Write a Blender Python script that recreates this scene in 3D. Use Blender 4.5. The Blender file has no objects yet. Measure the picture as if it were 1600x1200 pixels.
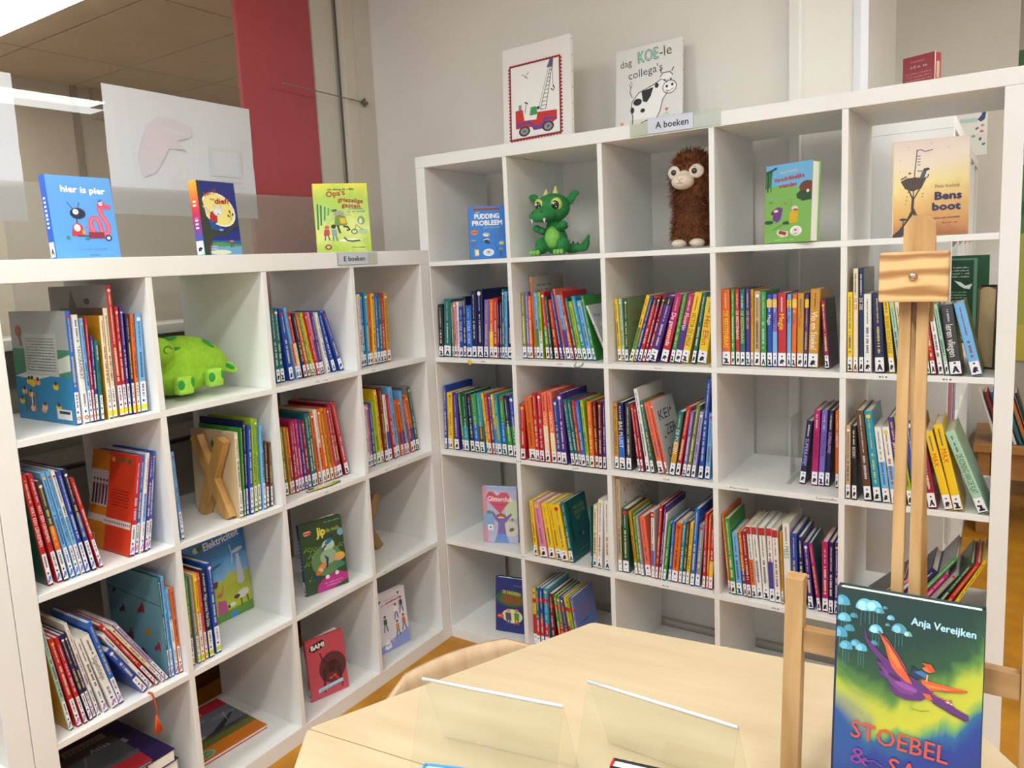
import bpy, bmesh, math, random
from math import radians as R_, sin, cos, pi
from mathutils import Vector, Matrix, Euler
random.seed(7)
SC = bpy.context.scene
COL = SC.collection
# ------------------------------------------------------------------ camera
cam = bpy.data.cameras.new('camera'); camo = bpy.data.objects.new('camera', cam); COL.objects.link(camo)
cam.sensor_width = 36; cam.lens = 26.852
cam.shift_x = 15.53/1600; cam.shift_y = -33.10/1600
cam.clip_start = .02; cam.clip_end = 60
_f = Vector((-.55331, .82249, -.13153)); _r = Vector((.83240, .55204, -.04879)); _f.normalize()
_r = (_r - _r.dot(_f)*_f).normalized(); _u = _r.cross(_f)
camo.matrix_world = Matrix(((_r.x, _u.x, -_f.x, 1.8099), (_r.y, _u.y, -_f.y, -2.1912), (_r.z, _u.z, -_f.z, 1.4343), (0, 0, 0, 1)))
SC.camera = camo
# ------------------------------------------------------------------ world, lights, exposure
SC.view_settings.view_transform = 'Standard'; SC.view_settings.look = 'None'
SC.view_settings.gamma = 1; SC.view_settings.use_curve_mapping = False
SC.view_settings.exposure = 0.04
wd = bpy.data.worlds.new('world'); SC.world = wd; wd.use_nodes = True
wd.node_tree.nodes['Background'].inputs[0].default_value = (.86, .93, 1, 1)
wd.node_tree.nodes['Background'].inputs[1].default_value = 1.0
LAMPS = [(2.54, .235, 'y', 1.5, .21), (1.35, -2.3, 'y', 1.5, .21), (.35, -2.3, 'y', 1.5, .21), (2.54, -2.5, 'y', 1.5, .21)]
LAMP_W = 15
CEIL = 2.72
for (x, y, a, L, W_) in LAMPS:
    ld = bpy.data.lights.new('lamp_light', 'AREA'); ld.shape = 'RECTANGLE'
    ld.size = W_; ld.size_y = L; ld.energy = LAMP_W; ld.color = (.97, 1, .99)
    lo = bpy.data.objects.new('lamp_light', ld); COL.objects.link(lo); lo.location = (x, y, CEIL-.075)
# ------------------------------------------------------------------ colours and materials
def lin(h):
    h = h.lstrip('#'); v = [int(h[i:i+2], 16)/255 for i in (0, 2, 4)]
    return tuple(c/12.92 if c <= .04045 else ((c+.055)/1.055)**2.4 for c in v)+(1,)
MATS = {}
def mat(h, rough=.45, metal=0, coat=0, emit=0, key=None):
    k = key or (h, rough, metal, coat, emit)
    if k in MATS: return MATS[k]
    m = bpy.data.materials.new('m_'+h.strip('#')); m.use_nodes = True
    b = m.node_tree.nodes['Principled BSDF']
    b.inputs['Base Color'].default_value = lin(h); b.inputs['Roughness'].default_value = rough
    b.inputs['Metallic'].default_value = metal; b.inputs['Coat Weight'].default_value = coat
    b.inputs['Coat Roughness'].default_value = .15
    if emit: b.inputs['Emission Color'].default_value = lin(h); b.inputs['Emission Strength'].default_value = emit
    MATS[k] = m; return m
def noisy(h1, h2, scale=8, rough=.6, detail=4, stretch=(1, 1, 1), bump=0, coord='Object', coat=0, lo=.35, hi=.65, bscale=None):
    k = ('noisy', h1, h2, scale, rough, stretch, bump, coord)
    if k in MATS: return MATS[k]
    m = bpy.data.materials.new('n_'+h1.strip('#')); m.use_nodes = True; nt = m.node_tree; b = nt.nodes['Principled BSDF']
    tc = nt.nodes.new('ShaderNodeTexCoord'); mp = nt.nodes.new('ShaderNodeMapping'); mp.inputs['Scale'].default_value = stretch
    nz = nt.nodes.new('ShaderNodeTexNoise'); nz.inputs['Scale'].default_value = scale; nz.inputs['Detail'].default_value = detail
    cr = nt.nodes.new('ShaderNodeValToRGB'); cr.color_ramp.elements[0].position = lo; cr.color_ramp.elements[1].position = hi
    cr.color_ramp.elements[0].color = lin(h1); cr.color_ramp.elements[1].color = lin(h2)
    nt.links.new(tc.outputs[coord], mp.inputs[0]); nt.links.new(mp.outputs[0], nz.inputs['Vector'])
    nt.links.new(nz.outputs['Fac'], cr.inputs[0]); nt.links.new(cr.outputs[0], b.inputs['Base Color'])
    b.inputs['Roughness'].default_value = rough; b.inputs['Coat Weight'].default_value = coat
    if bump:
        bp = nt.nodes.new('ShaderNodeBump'); bp.inputs['Strength'].default_value = bump; bp.inputs['Distance'].default_value = .002
        src = nz
        if bscale:
            src = nt.nodes.new('ShaderNodeTexNoise'); src.inputs['Scale'].default_value = bscale; nt.links.new(tc.outputs[coord], src.inputs['Vector'])
        nt.links.new(src.outputs['Fac'], bp.inputs['Height']); nt.links.new(bp.outputs[0], b.inputs['Normal'])
    MATS[k] = m; return m
def wood(h1, h2, axis='x', scale=14, rough=.45, rings=.0):
    """straight or wavy grain running along one axis"""
    k = ('wood', h1, h2, axis, scale, rings)
    if k in MATS: return MATS[k]
    m = bpy.data.materials.new('wood'); m.use_nodes = True; nt = m.node_tree; b = nt.nodes['Principled BSDF']
    tc = nt.nodes.new('ShaderNodeTexCoord'); mp = nt.nodes.new('ShaderNodeMapping')
    mp.inputs['Scale'].default_value = {'x': (.12, 1, 1), 'y': (1, .12, 1), 'z': (1, 1, .12)}[axis]
    nz = nt.nodes.new('ShaderNodeTexNoise'); nz.inputs['Scale'].default_value = scale; nz.inputs['Detail'].default_value = 5
    nz.inputs['Distortion'].default_value = rings
    cr = nt.nodes.new('ShaderNodeValToRGB'); cr.color_ramp.elements[0].position = .32; cr.color_ramp.elements[1].position = .62
    cr.color_ramp.elements[0].color = lin(h2); cr.color_ramp.elements[1].color = lin(h1)
    nt.links.new(tc.outputs['Object'], mp.inputs[0]); nt.links.new(mp.outputs[0], nz.inputs['Vector'])
    nt.links.new(nz.outputs['Fac'], cr.inputs[0]); nt.links.new(cr.outputs[0], b.inputs['Base Color'])
    b.inputs['Roughness'].default_value = rough
    MATS[k] = m; return m
def ramp_mat(name, stops, axis='Z', coord='Generated', noise=0, nscale=4, rough=.35, tilt=0):
    """printed cover artwork: colours blended along one direction of the cover, stirred by noise"""
    m = bpy.data.materials.new(name); m.use_nodes = True; nt = m.node_tree; b = nt.nodes['Principled BSDF']
    tc = nt.nodes.new('ShaderNodeTexCoord'); sp = nt.nodes.new('ShaderNodeSeparateXYZ'); nt.links.new(tc.outputs[coord], sp.inputs[0])
    out = sp.outputs[axis]
    if tilt:
        ml = nt.nodes.new('ShaderNodeMath'); ml.operation = 'MULTIPLY'; ml.inputs[1].default_value = tilt; nt.links.new(sp.outputs['X'], ml.inputs[0])
        ad = nt.nodes.new('ShaderNodeMath'); ad.operation = 'ADD'; nt.links.new(out, ad.inputs[0]); nt.links.new(ml.outputs[0], ad.inputs[1]); out = ad.outputs[0]
    if noise:
        nz = nt.nodes.new('ShaderNodeTexNoise'); nz.inputs['Scale'].default_value = nscale; nz.inputs['Detail'].default_value = 6; nz.inputs['Distortion'].default_value = .8
        nt.links.new(tc.outputs[coord], nz.inputs['Vector'])
        ms = nt.nodes.new('ShaderNodeMath'); ms.operation = 'MULTIPLY_ADD'; ms.inputs[1].default_value = noise; ms.inputs[2].default_value = -noise/2
        nt.links.new(nz.outputs['Fac'], ms.inputs[0])
        ad = nt.nodes.new('ShaderNodeMath'); ad.operation = 'ADD'; nt.links.new(out, ad.inputs[0]); nt.links.new(ms.outputs[0], ad.inputs[1]); out = ad.outputs[0]
    cr = nt.nodes.new('ShaderNodeValToRGB'); e = cr.color_ramp.elements
    while len(e) < len(stops): e.new(.5)
    for q, (p, h) in zip(e, sorted(stops)): q.position = p; q.color = lin(h)
    nt.links.new(out, cr.inputs[0]); nt.links.new(cr.outputs[0], b.inputs['Base Color'])
    b.inputs['Roughness'].default_value = rough; b.inputs['Coat Weight'].default_value = .25
    return m
def glass_mat(name, tint='#ffffff', alpha=.12, rough=.02, ior=1.45, spec=.04):
    """thin clear sheet: mostly transparent with a real surface reflection"""
    m = bpy.data.materials.new(name); m.use_nodes = True; nt = m.node_tree; nt.nodes.clear()
    o = nt.nodes.new('ShaderNodeOutputMaterial'); tr = nt.nodes.new('ShaderNodeBsdfTransparent'); tr.inputs[0].default_value = lin(tint)
    gl = nt.nodes.new('ShaderNodeBsdfGlossy'); gl.inputs['Roughness'].default_value = rough
    lw = nt.nodes.new('ShaderNodeLayerWeight'); lw.inputs[0].default_value = .5
    pw = nt.nodes.new('ShaderNodeMath'); pw.operation = 'POWER'; pw.inputs[1].default_value = 4; nt.links.new(lw.outputs['Facing'], pw.inputs[0])
    fr = nt.nodes.new('ShaderNodeMath'); fr.operation = 'MULTIPLY_ADD'; fr.inputs[1].default_value = .8; fr.inputs[2].default_value = spec; nt.links.new(pw.outputs[0], fr.inputs[0])
    mx = nt.nodes.new('ShaderNodeMixShader'); nt.links.new(fr.outputs[0], mx.inputs[0]); nt.links.new(tr.outputs[0], mx.inputs[1]); nt.links.new(gl.outputs[0], mx.inputs[2])
    df = nt.nodes.new('ShaderNodeBsdfDiffuse'); df.inputs[0].default_value = lin(tint)
    m2 = nt.nodes.new('ShaderNodeMixShader'); m2.inputs[0].default_value = alpha
    nt.links.new(mx.outputs[0], m2.inputs[1]); nt.links.new(df.outputs[0], m2.inputs[2]); nt.links.new(m2.outputs[0], o.inputs[0])
    return m
PAL = dict(bk='15171c', ch='3a3b40', gy='8b8d92', wh='e6e4de', cr='e6dab4', be='c4a478', br='5f3f26', re='c0242b', cm='96163c', dr='6a141e',
           **{'or': 'e0661c'}, sa='ea6a4a', ye='edc41c', mu='c8921c', li='98bc1e', gr='3c9440', dg='14503a', te='0f6a6c', tu='1c94b0', sk='6cb0e4', bl='1b68cc',
           ro='1c46a4', na='161e50', pu='4a2a84', vi='7a68ba', ma='b41c6c', pk='dc84a0', lc='a8a0cc', mt='a4ccb0', ol='737c3a')
CNAME = dict(bk='black', ch='charcoal', gy='grey', wh='white', cr='cream', be='beige', br='brown', re='red', cm='crimson', dr='maroon', sa='coral', ye='yellow',
             mu='mustard', li='lime', gr='green', dg='dark green', te='teal', tu='turquoise', sk='light blue', bl='bright blue', ro='royal blue', na='navy', pu='purple',
             vi='violet', ma='magenta', pk='pink', lc='lilac', mt='mint', ol='olive')
CNAME['or'] = 'orange'
def cmat(c): return mat('#'+PAL[c], .38, 0, .3)
WHITE = noisy('#e9e9e6', '#e5e4e0', 3, .42, bump=.03, bscale=900)
PAPER = noisy('#e8e0cc', '#d8cdb4', 60, .8, stretch=(8, 1, .3))
PAPERW = mat('#f2f0ea', .7)
LABEL = mat('#ebeaf0', .5); INK = mat('#17171b', .5)
# ------------------------------------------------------------------ mesh helpers
def obj(name, verts, faces, m, parent=None, mi=None, smooth=False):
    me = bpy.data.meshes.new(name); me.from_pydata(verts, [], faces)
    for q in (m if isinstance(m, (list, tuple)) else [m]): me.materials.append(q)
    if mi: me.polygons.foreach_set('material_index', mi)
    if smooth: me.polygons.foreach_set('use_smooth', [True]*len(me.polygons))
    me.update()
    o = bpy.data.objects.new(name, me); COL.objects.link(o)
    if parent: o.parent = parent
    return o
def bobj(name, bm, m, parent=None, smooth=False, recalc=True):
    if recalc: bmesh.ops.recalc_face_normals(bm, faces=bm.faces)
    me = bpy.data.meshes.new(name); bm.to_mesh(me); bm.free()
    for q in (m if isinstance(m, (list, tuple)) else [m]): me.materials.append(q)
    if smooth: me.polygons.foreach_set('use_smooth', [True]*len(me.polygons))
    o = bpy.data.objects.new(name, me); COL.objects.link(o)
    if parent: o.parent = parent
    return o
def bbox(bm, x0, y0, z0, x1, y1, z1, bev=0, mi=0, mtx=None):
    vs = [bm.verts.new(p) for p in ((x0, y0, z0), (x1, y0, z0), (x1, y1, z0), (x0, y1, z0), (x0, y0, z1), (x1, y0, z1), (x1, y1, z1), (x0, y1, z1))]
    fs = [bm.faces.new([vs[i] for i in f]) for f in ((3, 2, 1, 0), (4, 5, 6, 7), (0, 1, 5, 4), (1, 2, 6, 5), (2, 3, 7, 6), (3, 0, 4, 7))]
    for q in fs: q.material_index = mi
    if bev:
        es = list({e for f in fs for e in f.edges})
        r = bmesh.ops.bevel(bm, geom=es, offset=bev, segments=2, affect='EDGES', profile=.6)
        vs = list({v for f in r['faces'] for v in f.verts} | {v for v in vs if v.is_valid})
    if mtx is not None: bmesh.ops.transform(bm, matrix=mtx, verts=[v for v in vs if v.is_valid])
def box(name, x0, y0, z0, x1, y1, z1, m, parent=None, bev=0):
    bm = bmesh.new(); bbox(bm, x0, y0, z0, x1, y1, z1, bev); return bobj(name, bm, m, parent)
def tube(bm, pts, r, n=8, mi=0, cap=True):
    rings = []
    for i, p in enumerate(pts):
        p = Vector(p); a = Vector(pts[max(i-1, 0)]); b = Vector(pts[min(i+1, len(pts)-1)]); d = (b-a).normalized()
        q = Vector((0, 0, 1)) if abs(d.z) < .9 else Vector((1, 0, 0)); s = d.cross(q).normalized(); t = s.cross(d)
        rr = r[i] if isinstance(r, (list, tuple)) else r
        rings.append([bm.verts.new(p+(s*cos(2*pi*k/n)+t*sin(2*pi*k/n))*rr) for k in range(n)])
    for a, b in zip(rings, rings[1:]):
        for k in range(n):
            f = bm.faces.new((a[k], a[(k+1) % n], b[(k+1) % n], b[k])); f.material_index = mi; f.smooth = True
    if cap:
        bm.faces.new(rings[0][::-1]).material_index = mi; bm.faces.new(rings[-1]).material_index = mi
def ellips(bm, c, r, rot=(0, 0, 0), seg=20, mi=0):
    M = Matrix.Translation(c) @ Euler(rot).to_matrix().to_4x4() @ Matrix.Diagonal((r[0], r[1], r[2], 1))
    q = bmesh.ops.create_uvsphere(bm, u_segments=seg, v_segments=seg*2//3, radius=1, matrix=M)
    for v in q['verts']:
        for f in v.link_faces: f.smooth = True; f.material_index = mi
def blob(name, parts, m, parent, voxel=.004, smooth=3):
    """one continuous soft body grown from overlapping ellipsoids (c, r, rot)"""
    bm = bmesh.new()
    for p in parts: ellips(bm, p[0], p[1], p[2] if len(p) > 2 else (0, 0, 0), 24)
    o = bobj(name, bm, m, None, True)
    a = o.modifiers.new('r', 'REMESH'); a.mode = 'VOXEL'; a.voxel_size = voxel; a.use_smooth_shade = True
    b = o.modifiers.new('s', 'SMOOTH'); b.iterations = smooth; b.factor = .5
    dg = bpy.context.evaluated_depsgraph_get(); me = bpy.data.meshes.new_from_object(o.evaluated_get(dg))
    o.modifiers.clear(); old = o.data; o.data = me; bpy.data.meshes.remove(old); me.name = name
    if parent: o.parent = parent
    return o
def empty(name, loc=(0, 0, 0), rz=0, label=None, cat=None, group=None, rot=None, M=None):
    o = bpy.data.objects.new(name, None); COL.objects.link(o); o.empty_display_size = .05
    if M is not None: o.matrix_world = M
    else: o.location = loc; o.rotation_euler = rot or (0, 0, rz)
    tag(o, label, cat, group); return o
def tag(o, label=None, cat=None, group=None, kind=None):
    if label: o['label'] = label
    if cat: o['category'] = cat
    if group: o['group'] = group
    if kind: o['kind'] = kind
    return o
def struct(o): o['kind'] = 'structure'; return o
# ------------------------------------------------------------------ text and flat print
TXT = {}
def text_geo(s):
    if s in TXT: return TXT[s]
    c = bpy.data.curves.new('t', 'FONT'); c.body = s; c.size = 1; c.resolution_u = 2
    o = bpy.data.objects.new('t', c); COL.objects.link(o)
    bpy.context.view_layer.update()
    me = bpy.data.meshes.new_from_object(o.evaluated_get(bpy.context.evaluated_depsgraph_get()))
    vs = [(v.co.x, v.co.y) for v in me.vertices]; fs = [tuple(p.vertices) for p in me.polygons]
    bpy.data.objects.remove(o); bpy.data.curves.remove(c); bpy.data.meshes.remove(me)
    x0 = min(v[0] for v in vs); x1 = max(v[0] for v in vs)
    TXT[s] = ([(x-x0, y) for x, y in vs], fs, x1-x0); return TXT[s]
class Art:
    """flat print on a rectangle of w x h metres; shapes given in fractions of it, drawn in order"""
    def __init__(s, w, h, step=.00002): s.w, s.h = w, h; s.v = []; s.f = []; s.mi = []; s.ms = []; s.k = 0; s.step = step
    def m(s, c):
        q = c if not isinstance(c, str) else mat('#'+(PAL[c] if c in PAL else c), .45, 0, .15)
        if q not in s.ms: s.ms.append(q)
        return s.ms.index(q)
    def add(s, pts, faces, c):
        s.k += 1; b = len(s.v); i = s.m(c)
        s.v += [(min(max(x, 0), s.w), min(max(y, 0), s.h), s.k*s.step) for x, y in pts]; s.f += [tuple(b+q for q in f) for f in faces]; s.mi += [i]*len(faces)
    def poly(s, pts, c): s.add([(x*s.w, y*s.h) for x, y in pts], [tuple(range(len(pts)))], c)
    def rect(s, x0, y0, x1, y1, c): s.poly([(x0, y0), (x1, y0), (x1, y1), (x0, y1)], c)
    def ell(s, x, y, rx, ry, c, rot=0, n=20):
        rx *= s.w; ry *= s.w; a = R_(rot)
        s.add([(x*s.w+rx*cos(t)*cos(a)-ry*sin(t)*sin(a), y*s.h+rx*cos(t)*sin(a)+ry*sin(t)*cos(a)) for t in [2*pi*k/n for k in range(n)]], [tuple(range(n))], c)
    def line(s, pts, wd, c):
        P_ = [Vector((x*s.w, y*s.h)) for x, y in pts]; wd *= s.w/2; L = []; Rr = []
        for i, p in enumerate(P_):
            d = (P_[min(i+1, len(P_)-1)]-P_[max(i-1, 0)]); d = d.normalized() if d.length else Vector((1, 0)); n = Vector((-d.y, d.x))*wd
            L.append(p+n); Rr.append(p-n)
        k = len(P_); s.add([tuple(q) for q in L+Rr], [(i, i+1, k+i+1, k+i) for i in range(k-1)], c)
    def text(s, t, x, y, hgt, c, al='l', rot=0, wmax=None, bold=0):
        vs, fs, L = text_geo(t); k = hgt*s.h/.7; kx = k
        if wmax: kx = wmax*s.w/L
        off = {'l': 0, 'c': -L/2, 'r': -L}[al]; a = R_(rot)
        for dx, dy in ([(0, 0)] if not bold else [(0, 0), (bold, 0), (-bold, 0), (0, bold), (0, -bold)]):
            s.add([(x*s.w+((q[0]+off)*kx+dx*s.w)*cos(a)-(q[1]*k+dy*s.w)*sin(a), y*s.h+((q[0]+off)*kx+dx*s.w)*sin(a)+(q[1]*k+dy*s.w)*cos(a)) for q in vs], fs, c)
    def scrib(s, x0, y, x1, hgt, c, rnd=None):
        """small lettering too fine to read in the photograph: a row of short strokes"""
        r = rnd or random; x = x0; q = []; f = []
        while x < x1:
            wd = hgt*s.h/s.w*r.choice((.35, .5, .6)); hh = hgt*r.choice((.7, .7, 1))
            if r.random() < .82: b = len(q); q += [(x*s.w, y*s.h), ((x+wd*.7)*s.w, y*s.h), ((x+wd*.7)*s.w, (y+hh)*s.h), (x*s.w, (y+hh)*s.h)]; f.append((b, b+1, b+2, b+3))
            x += wd
        if f: s.add(q, f, c)
    def build(s, name, parent, fn):
        """fn maps (x, y, lift) on the print to the parent's space"""
        if not s.v: return None
        return obj(name, [fn(*v) for v in s.v], s.f, s.ms, parent, s.mi)
front = lambda x, z, k: (x, -k-.0002, z)          # printed on a face that looks towards -y
# ------------------------------------------------------------------ books
def book_shell(root, w, d, h, cs, cc, pages=PAPER, hard=True):
    """cover (spine towards -y, boards left and right) and page block"""
    b = min(.0022 if hard else .0009, w*.2); q = min(.003, w*.3); o = .0025 if hard else .0
    pr = [(b, d), (0, d), (0, q), (q*.3, q*.3), (q, 0), (w-q, 0), (w-q*.3, q*.3), (w, q), (w, d), (w-b, d), (w-b, b+.0004), (b, b+.0004)]
    n = len(pr); vs = [(x, y, 0) for x, y in pr]+[(x, y, h) for x, y in pr]
    fs = [(i, (i+1) % n, n+(i+1) % n, n+i) for i in range(n)]; mi = []
    for i in range(n): mi.append(1 if i in (2, 3, 4, 5, 6) else 0)
    quads = [(0, 1, 2, 11), (11, 2, 3, 4), (11, 4, 5, 10), (10, 5, 6, 7), (10, 7, 8, 9)]
    fs += [t[::-1] for t in quads]; mi += [0, 1, 1, 1, 0]
    fs += [tuple(n+i for i in t) for t in quads]; mi += [0, 1, 1, 1, 0]
    c = obj('cover', vs, [f[::-1] if k < n else f for k, f in enumerate(fs)], [cc, cs], root, mi)
    me = c.data; bm = bmesh.new(); bm.from_mesh(me); bmesh.ops.recalc_face_normals(bm, faces=bm.faces); bm.to_mesh(me); bm.free()
    box('pages', b+.0001, b+.0012, o, w-b-.0001, d-o-.0015, h-o, pages, root)
    return c
def pictogram(a, x0, y0, x1, y1, r):
    W_, H_ = x1-x0, y1-y0; k = r.randrange(4); X = lambda t: x0+W_*t; Y = lambda t: y0+H_*t
    if k == 0: a.poly([(X(.1), Y(0)), (X(.4), Y(1)), (X(.62), Y(1)), (X(.95), Y(0)), (X(.7), Y(0)), (X(.5), Y(.5)), (X(.32), Y(0))], INK); a.rect(X(.2), Y(.22), X(.8), Y(.38), INK)
    elif k == 1: a.poly([(X(.05), Y(.2)), (X(.3), Y(.9)), (X(.6), Y(1)), (X(.9), Y(.7)), (X(.7), Y(.6)), (X(.9), Y(.1)), (X(.6), Y(.3)), (X(.4), Y(.05))], INK)
    elif k == 2: a.rect(X(.1), Y(.0), X(.9), Y(.3), INK); a.rect(X(.3), Y(.3), X(.7), Y(.9), INK); a.rect(X(.05), Y(.7), X(.4), Y(.95), INK)
    else: a.poly([(X(.1), Y(.1)), (X(.2), Y(.8)), (X(.5), Y(1)), (X(.85), Y(.85)), (X(.9), Y(.4)), (X(.6), Y(.55)), (X(.75), Y(0)), (X(.45), Y(.3))], INK)
def spine_print(root, w, h, c, c2, kind, mark, title, r, band=None):
    a = Art(w, h); top = 0
    if kind == 'I': top = min(.078, h*.32)
    elif kind in 'AP': top = min(.042, h*.2)
    if c2: a.rect(.04, top/h, .96, top/h+r.uniform(.2, .38) if kind != 'T' else .5, cmat(c2))
    if band: a.rect(.03, band[1], .97, band[2], cmat(band[0]))
    light = c in ('wh', 'cr', 'ye', 'mt', 'be', 'sk', 'lc', 'pk', 'li', 'mu', 'or', 'sa')
    ic = r.choice(('dcd4c8', 'e8dcb0', 'c8ccd8', 'd8c05c')) if not light else r.choice(('3a3c48', '8c2c34', '34507c') if c != 'or' else ('f0dca0', '4a2c18'))
    if w > .005:
        z0, z1 = top+.012, h-.012
        def col(t0, t1, cx, hw, cc_):
            z = t1; q = []; f = []
            while z > t0:
                ln = hw*r.choice((.9, 1.2, 1.5)); ww = hw*r.choice((.8, 1, 1))
                if r.random() < .85: b = len(q); q += [(cx-ww, z-ln*.7), (cx+ww*.7, z-ln*.7), (cx+ww, z), (cx-ww, z)]; f.append((b, b+1, b+2, b+3))
                z -= ln
            if f: a.add(q, f, cc_ if not isinstance(cc_, str) else cc_)
        if title:
            s_, tc_, zt, hh = title
            vs, fs, L = text_geo(s_); hh = min(hh, w*.72); k = hh/.72; ln = L*k
            if ln > zt-z0: k2 = (zt-z0)/L
            else: k2 = k
            a.add([(w/2-hh/2+q[1]*k, zt-q[0]*k2) for q in vs], fs, tc_)
            if zt < z1-.03: col(zt+.008, z1, w/2, min(.0022, w*.16), ic)
        else:
            m_ = z0+(z1-z0)*r.uniform(.35, .6)
            col(z0, m_, w/2, min(.0031, w*.21), ic); col(m_+.01, z1, w/2, min(.0016, w*.12), ic)
            if r.random() < .5: a.ell(.5, (h-.014)/h, .3, .3, r.choice(('f2ece0', 'e8c21c', 'c0242b')), n=10)
    if a.v: a.build('spine_print', root, lambda x, y, k: (x, -k-.0003, y))
    if kind in 'AIP':
        a = Art(w, h); e = .0012/w
        a.rect(e, .004/h, 1-e, top/h, LABEL); a.rect(e, .0015/h, 1-e, .0045/h, INK)
        if kind == 'A': pictogram(a, .14, .0075/h, .86, .024/h, r); a.rect(.4, .030/h, .6, .034/h, INK)
        elif kind == 'P': a.rect(.38, .026/h, .62, .032/h, INK); a.rect(.3, .012/h, .7, .014/h, '70707a')
        else:
            z = top-.006; q = []; f = []
            while z > .042: b = len(q); q += [(w*.34, z-.002), (w*.66, z-.002), (w*.66, z), (w*.34, z)]; f.append((b, b+1, b+2, b+3)); z -= r.choice((.0028, .0028, .005))
            a.add(q, f, '4a4a56'); a.rect(.3, .028/h, .6, .033/h, INK)
            if mark[0] == 'c': a.ell(.5, .016/h, .4, .4, mark[1:], n=14); a.ell(.5, .016/h, .18, .18, 'f3e0c8', n=10)
            elif mark[0] == 'r': a.rect(.08, .009/h, .92, .021/h, mark[1:])
            else:
                for t in (0, .36, .7): a.line([(.12+t*.3, .009/h), (.45+t*.3, .024/h), (.7, .009/h+t*.01/h)], .09, mark[1:])
                a.line([(.12, .01/h), (.88, .022/h)], .1, mark[1:])
        a.build('spine_label', root, lambda x, y, k: (x, -k-.0006, y))

# ------------------------------------------------------------------ measures of the two cube bookcases
P_ = .351; LA = 1.5738866
MR = Matrix.Identity(4)
ML = Matrix.Translation((.0381, -.0035, 0)) @ Matrix.Rotation(LA, 4, 'Z') @ Matrix.Translation((-1.4882, 0, 0))
def bookcase(name, M, cols, rows, t, label, depth=.39):
    H = P_*rows-.016+2*t; W = P_*cols-.016+2*t
    g = empty(name, M=M, label=label, cat='bookcase')
    box('side_panel', 0, 0, 0, t, depth, H-t, WHITE, g, .0015); box('side_panel', W-t, 0, 0, W, depth, H-t, WHITE, g, .0015)
    box('top_panel', 0, 0, H-t+.0003, W, depth, H, WHITE, g, .0015); box('bottom_panel', t+.0003, 0, 0, W-t-.0003, depth, t, WHITE, g, .0015)
    for j in range(1, rows):
        z = H-t-P_*j; box('shelf', t+.0003, .0, z, W-t-.0003, depth, z+.016, WHITE, g, .0008)
    me = None
    for i in range(1, cols):
        for j in range(rows):
            z = H-t-P_*j-.335; x = t+P_*i-.016
            if me is None: o = box('divider', 0, .0, .0003, .016, depth, .3347, WHITE, g, .0008); me = o.data
            else: o = bpy.data.objects.new('divider', me); COL.objects.link(o); o.parent = g
            o.location = (x, 0, z)
    return g
TR, TL = .04077, .05012
HR = P_*5-.016+2*TR; HL = P_*4-.016+2*TL
zR = lambda j: HR-TR-P_*j+.016 if j < 5 else TR
zL = lambda j: HL-TL-P_*j+.016 if j < 4 else TL
# ------------------------------------------------------------------ room
WALL = noisy('#e3dfd7', '#ded9d0', 2.2, .75, bump=.12, bscale=260)
WALL2 = noisy('#cfc8ba', '#c6beae', 2.2, .8, bump=.1, bscale=200)
FLOOR = noisy('#c08416', '#ac700c', 9, .42, bump=.05, bscale=500)
TRIM = mat('#dedad2', .5); FRAME = mat('#cfc6b6', .5)
struct(box('floor', -.70, -4.2, -.05, 4.6, 5.2, 0, FLOOR)); struct(box('floor_far_room', -5, -4.2, -.05, -.701, 5.2, 0, noisy('#b4aca0', '#a8a094', 6, .6)))
YB = .43; XL = -.56
struct(box('wall_back', XL-.12, YB, 0, 1.385, YB+.14, CEIL, WALL))
struct(box('trim_1', 1.385, YB-.003, 0, 1.405, YB+.143, CEIL, mat('#d8d8de', .5)))
struct(box('trim_2', 1.205, YB-.035, .05, 1.235, YB, CEIL, mat('#e0ded8', .5)))          # boxed pipe behind the tall bookcase
struct(box('baseboard_back', XL+.02, YB-.02, 0, 1.20, YB, .055, mat('#c9c4b8', .6)))
CA = 3.5
struct(box('wall_alcove_left', 1.12, YB+.14, 0, 1.24, 2.62, CA, WALL)); struct(box('wall_alcove_pier', 1.12, 2.62, 0, 1.795, 2.74, CA, WALL)); struct(box('wall_alcove_pier_side', 1.70, 2.74, 0, 1.795, 4.0, CA, WALL))
struct(box('wall_header', 1.12, 1.05, CEIL+.0505, 4.6, 1.11, CA, WALL)); struct(box('ceiling_passage', 1.12, 1.05, CA, 4.6, 4.1, CA+.05, noisy('#dcd8d0', '#d4d0c6', 5, .9)))
struct(box('wall_alcove_back', 1.12, 4.0, 0, 4.6, 4.1, CA, noisy('#c4bfb4', '#bcb6aa', 2, .8)))
struct(box('wall_right', 4.5, -4.2, 0, 4.6, YB+.14, CEIL, WALL)); struct(box('wall_right_passage', 4.5, YB+.14, 0, 4.6, 4.0, CA, WALL))
struct(box('ceiling', XL-.12, -4.2, CEIL, 4.6, 1.05, CEIL+.05, noisy('#dcd8d0', '#d4d0c6', 5, .9)))
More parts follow.
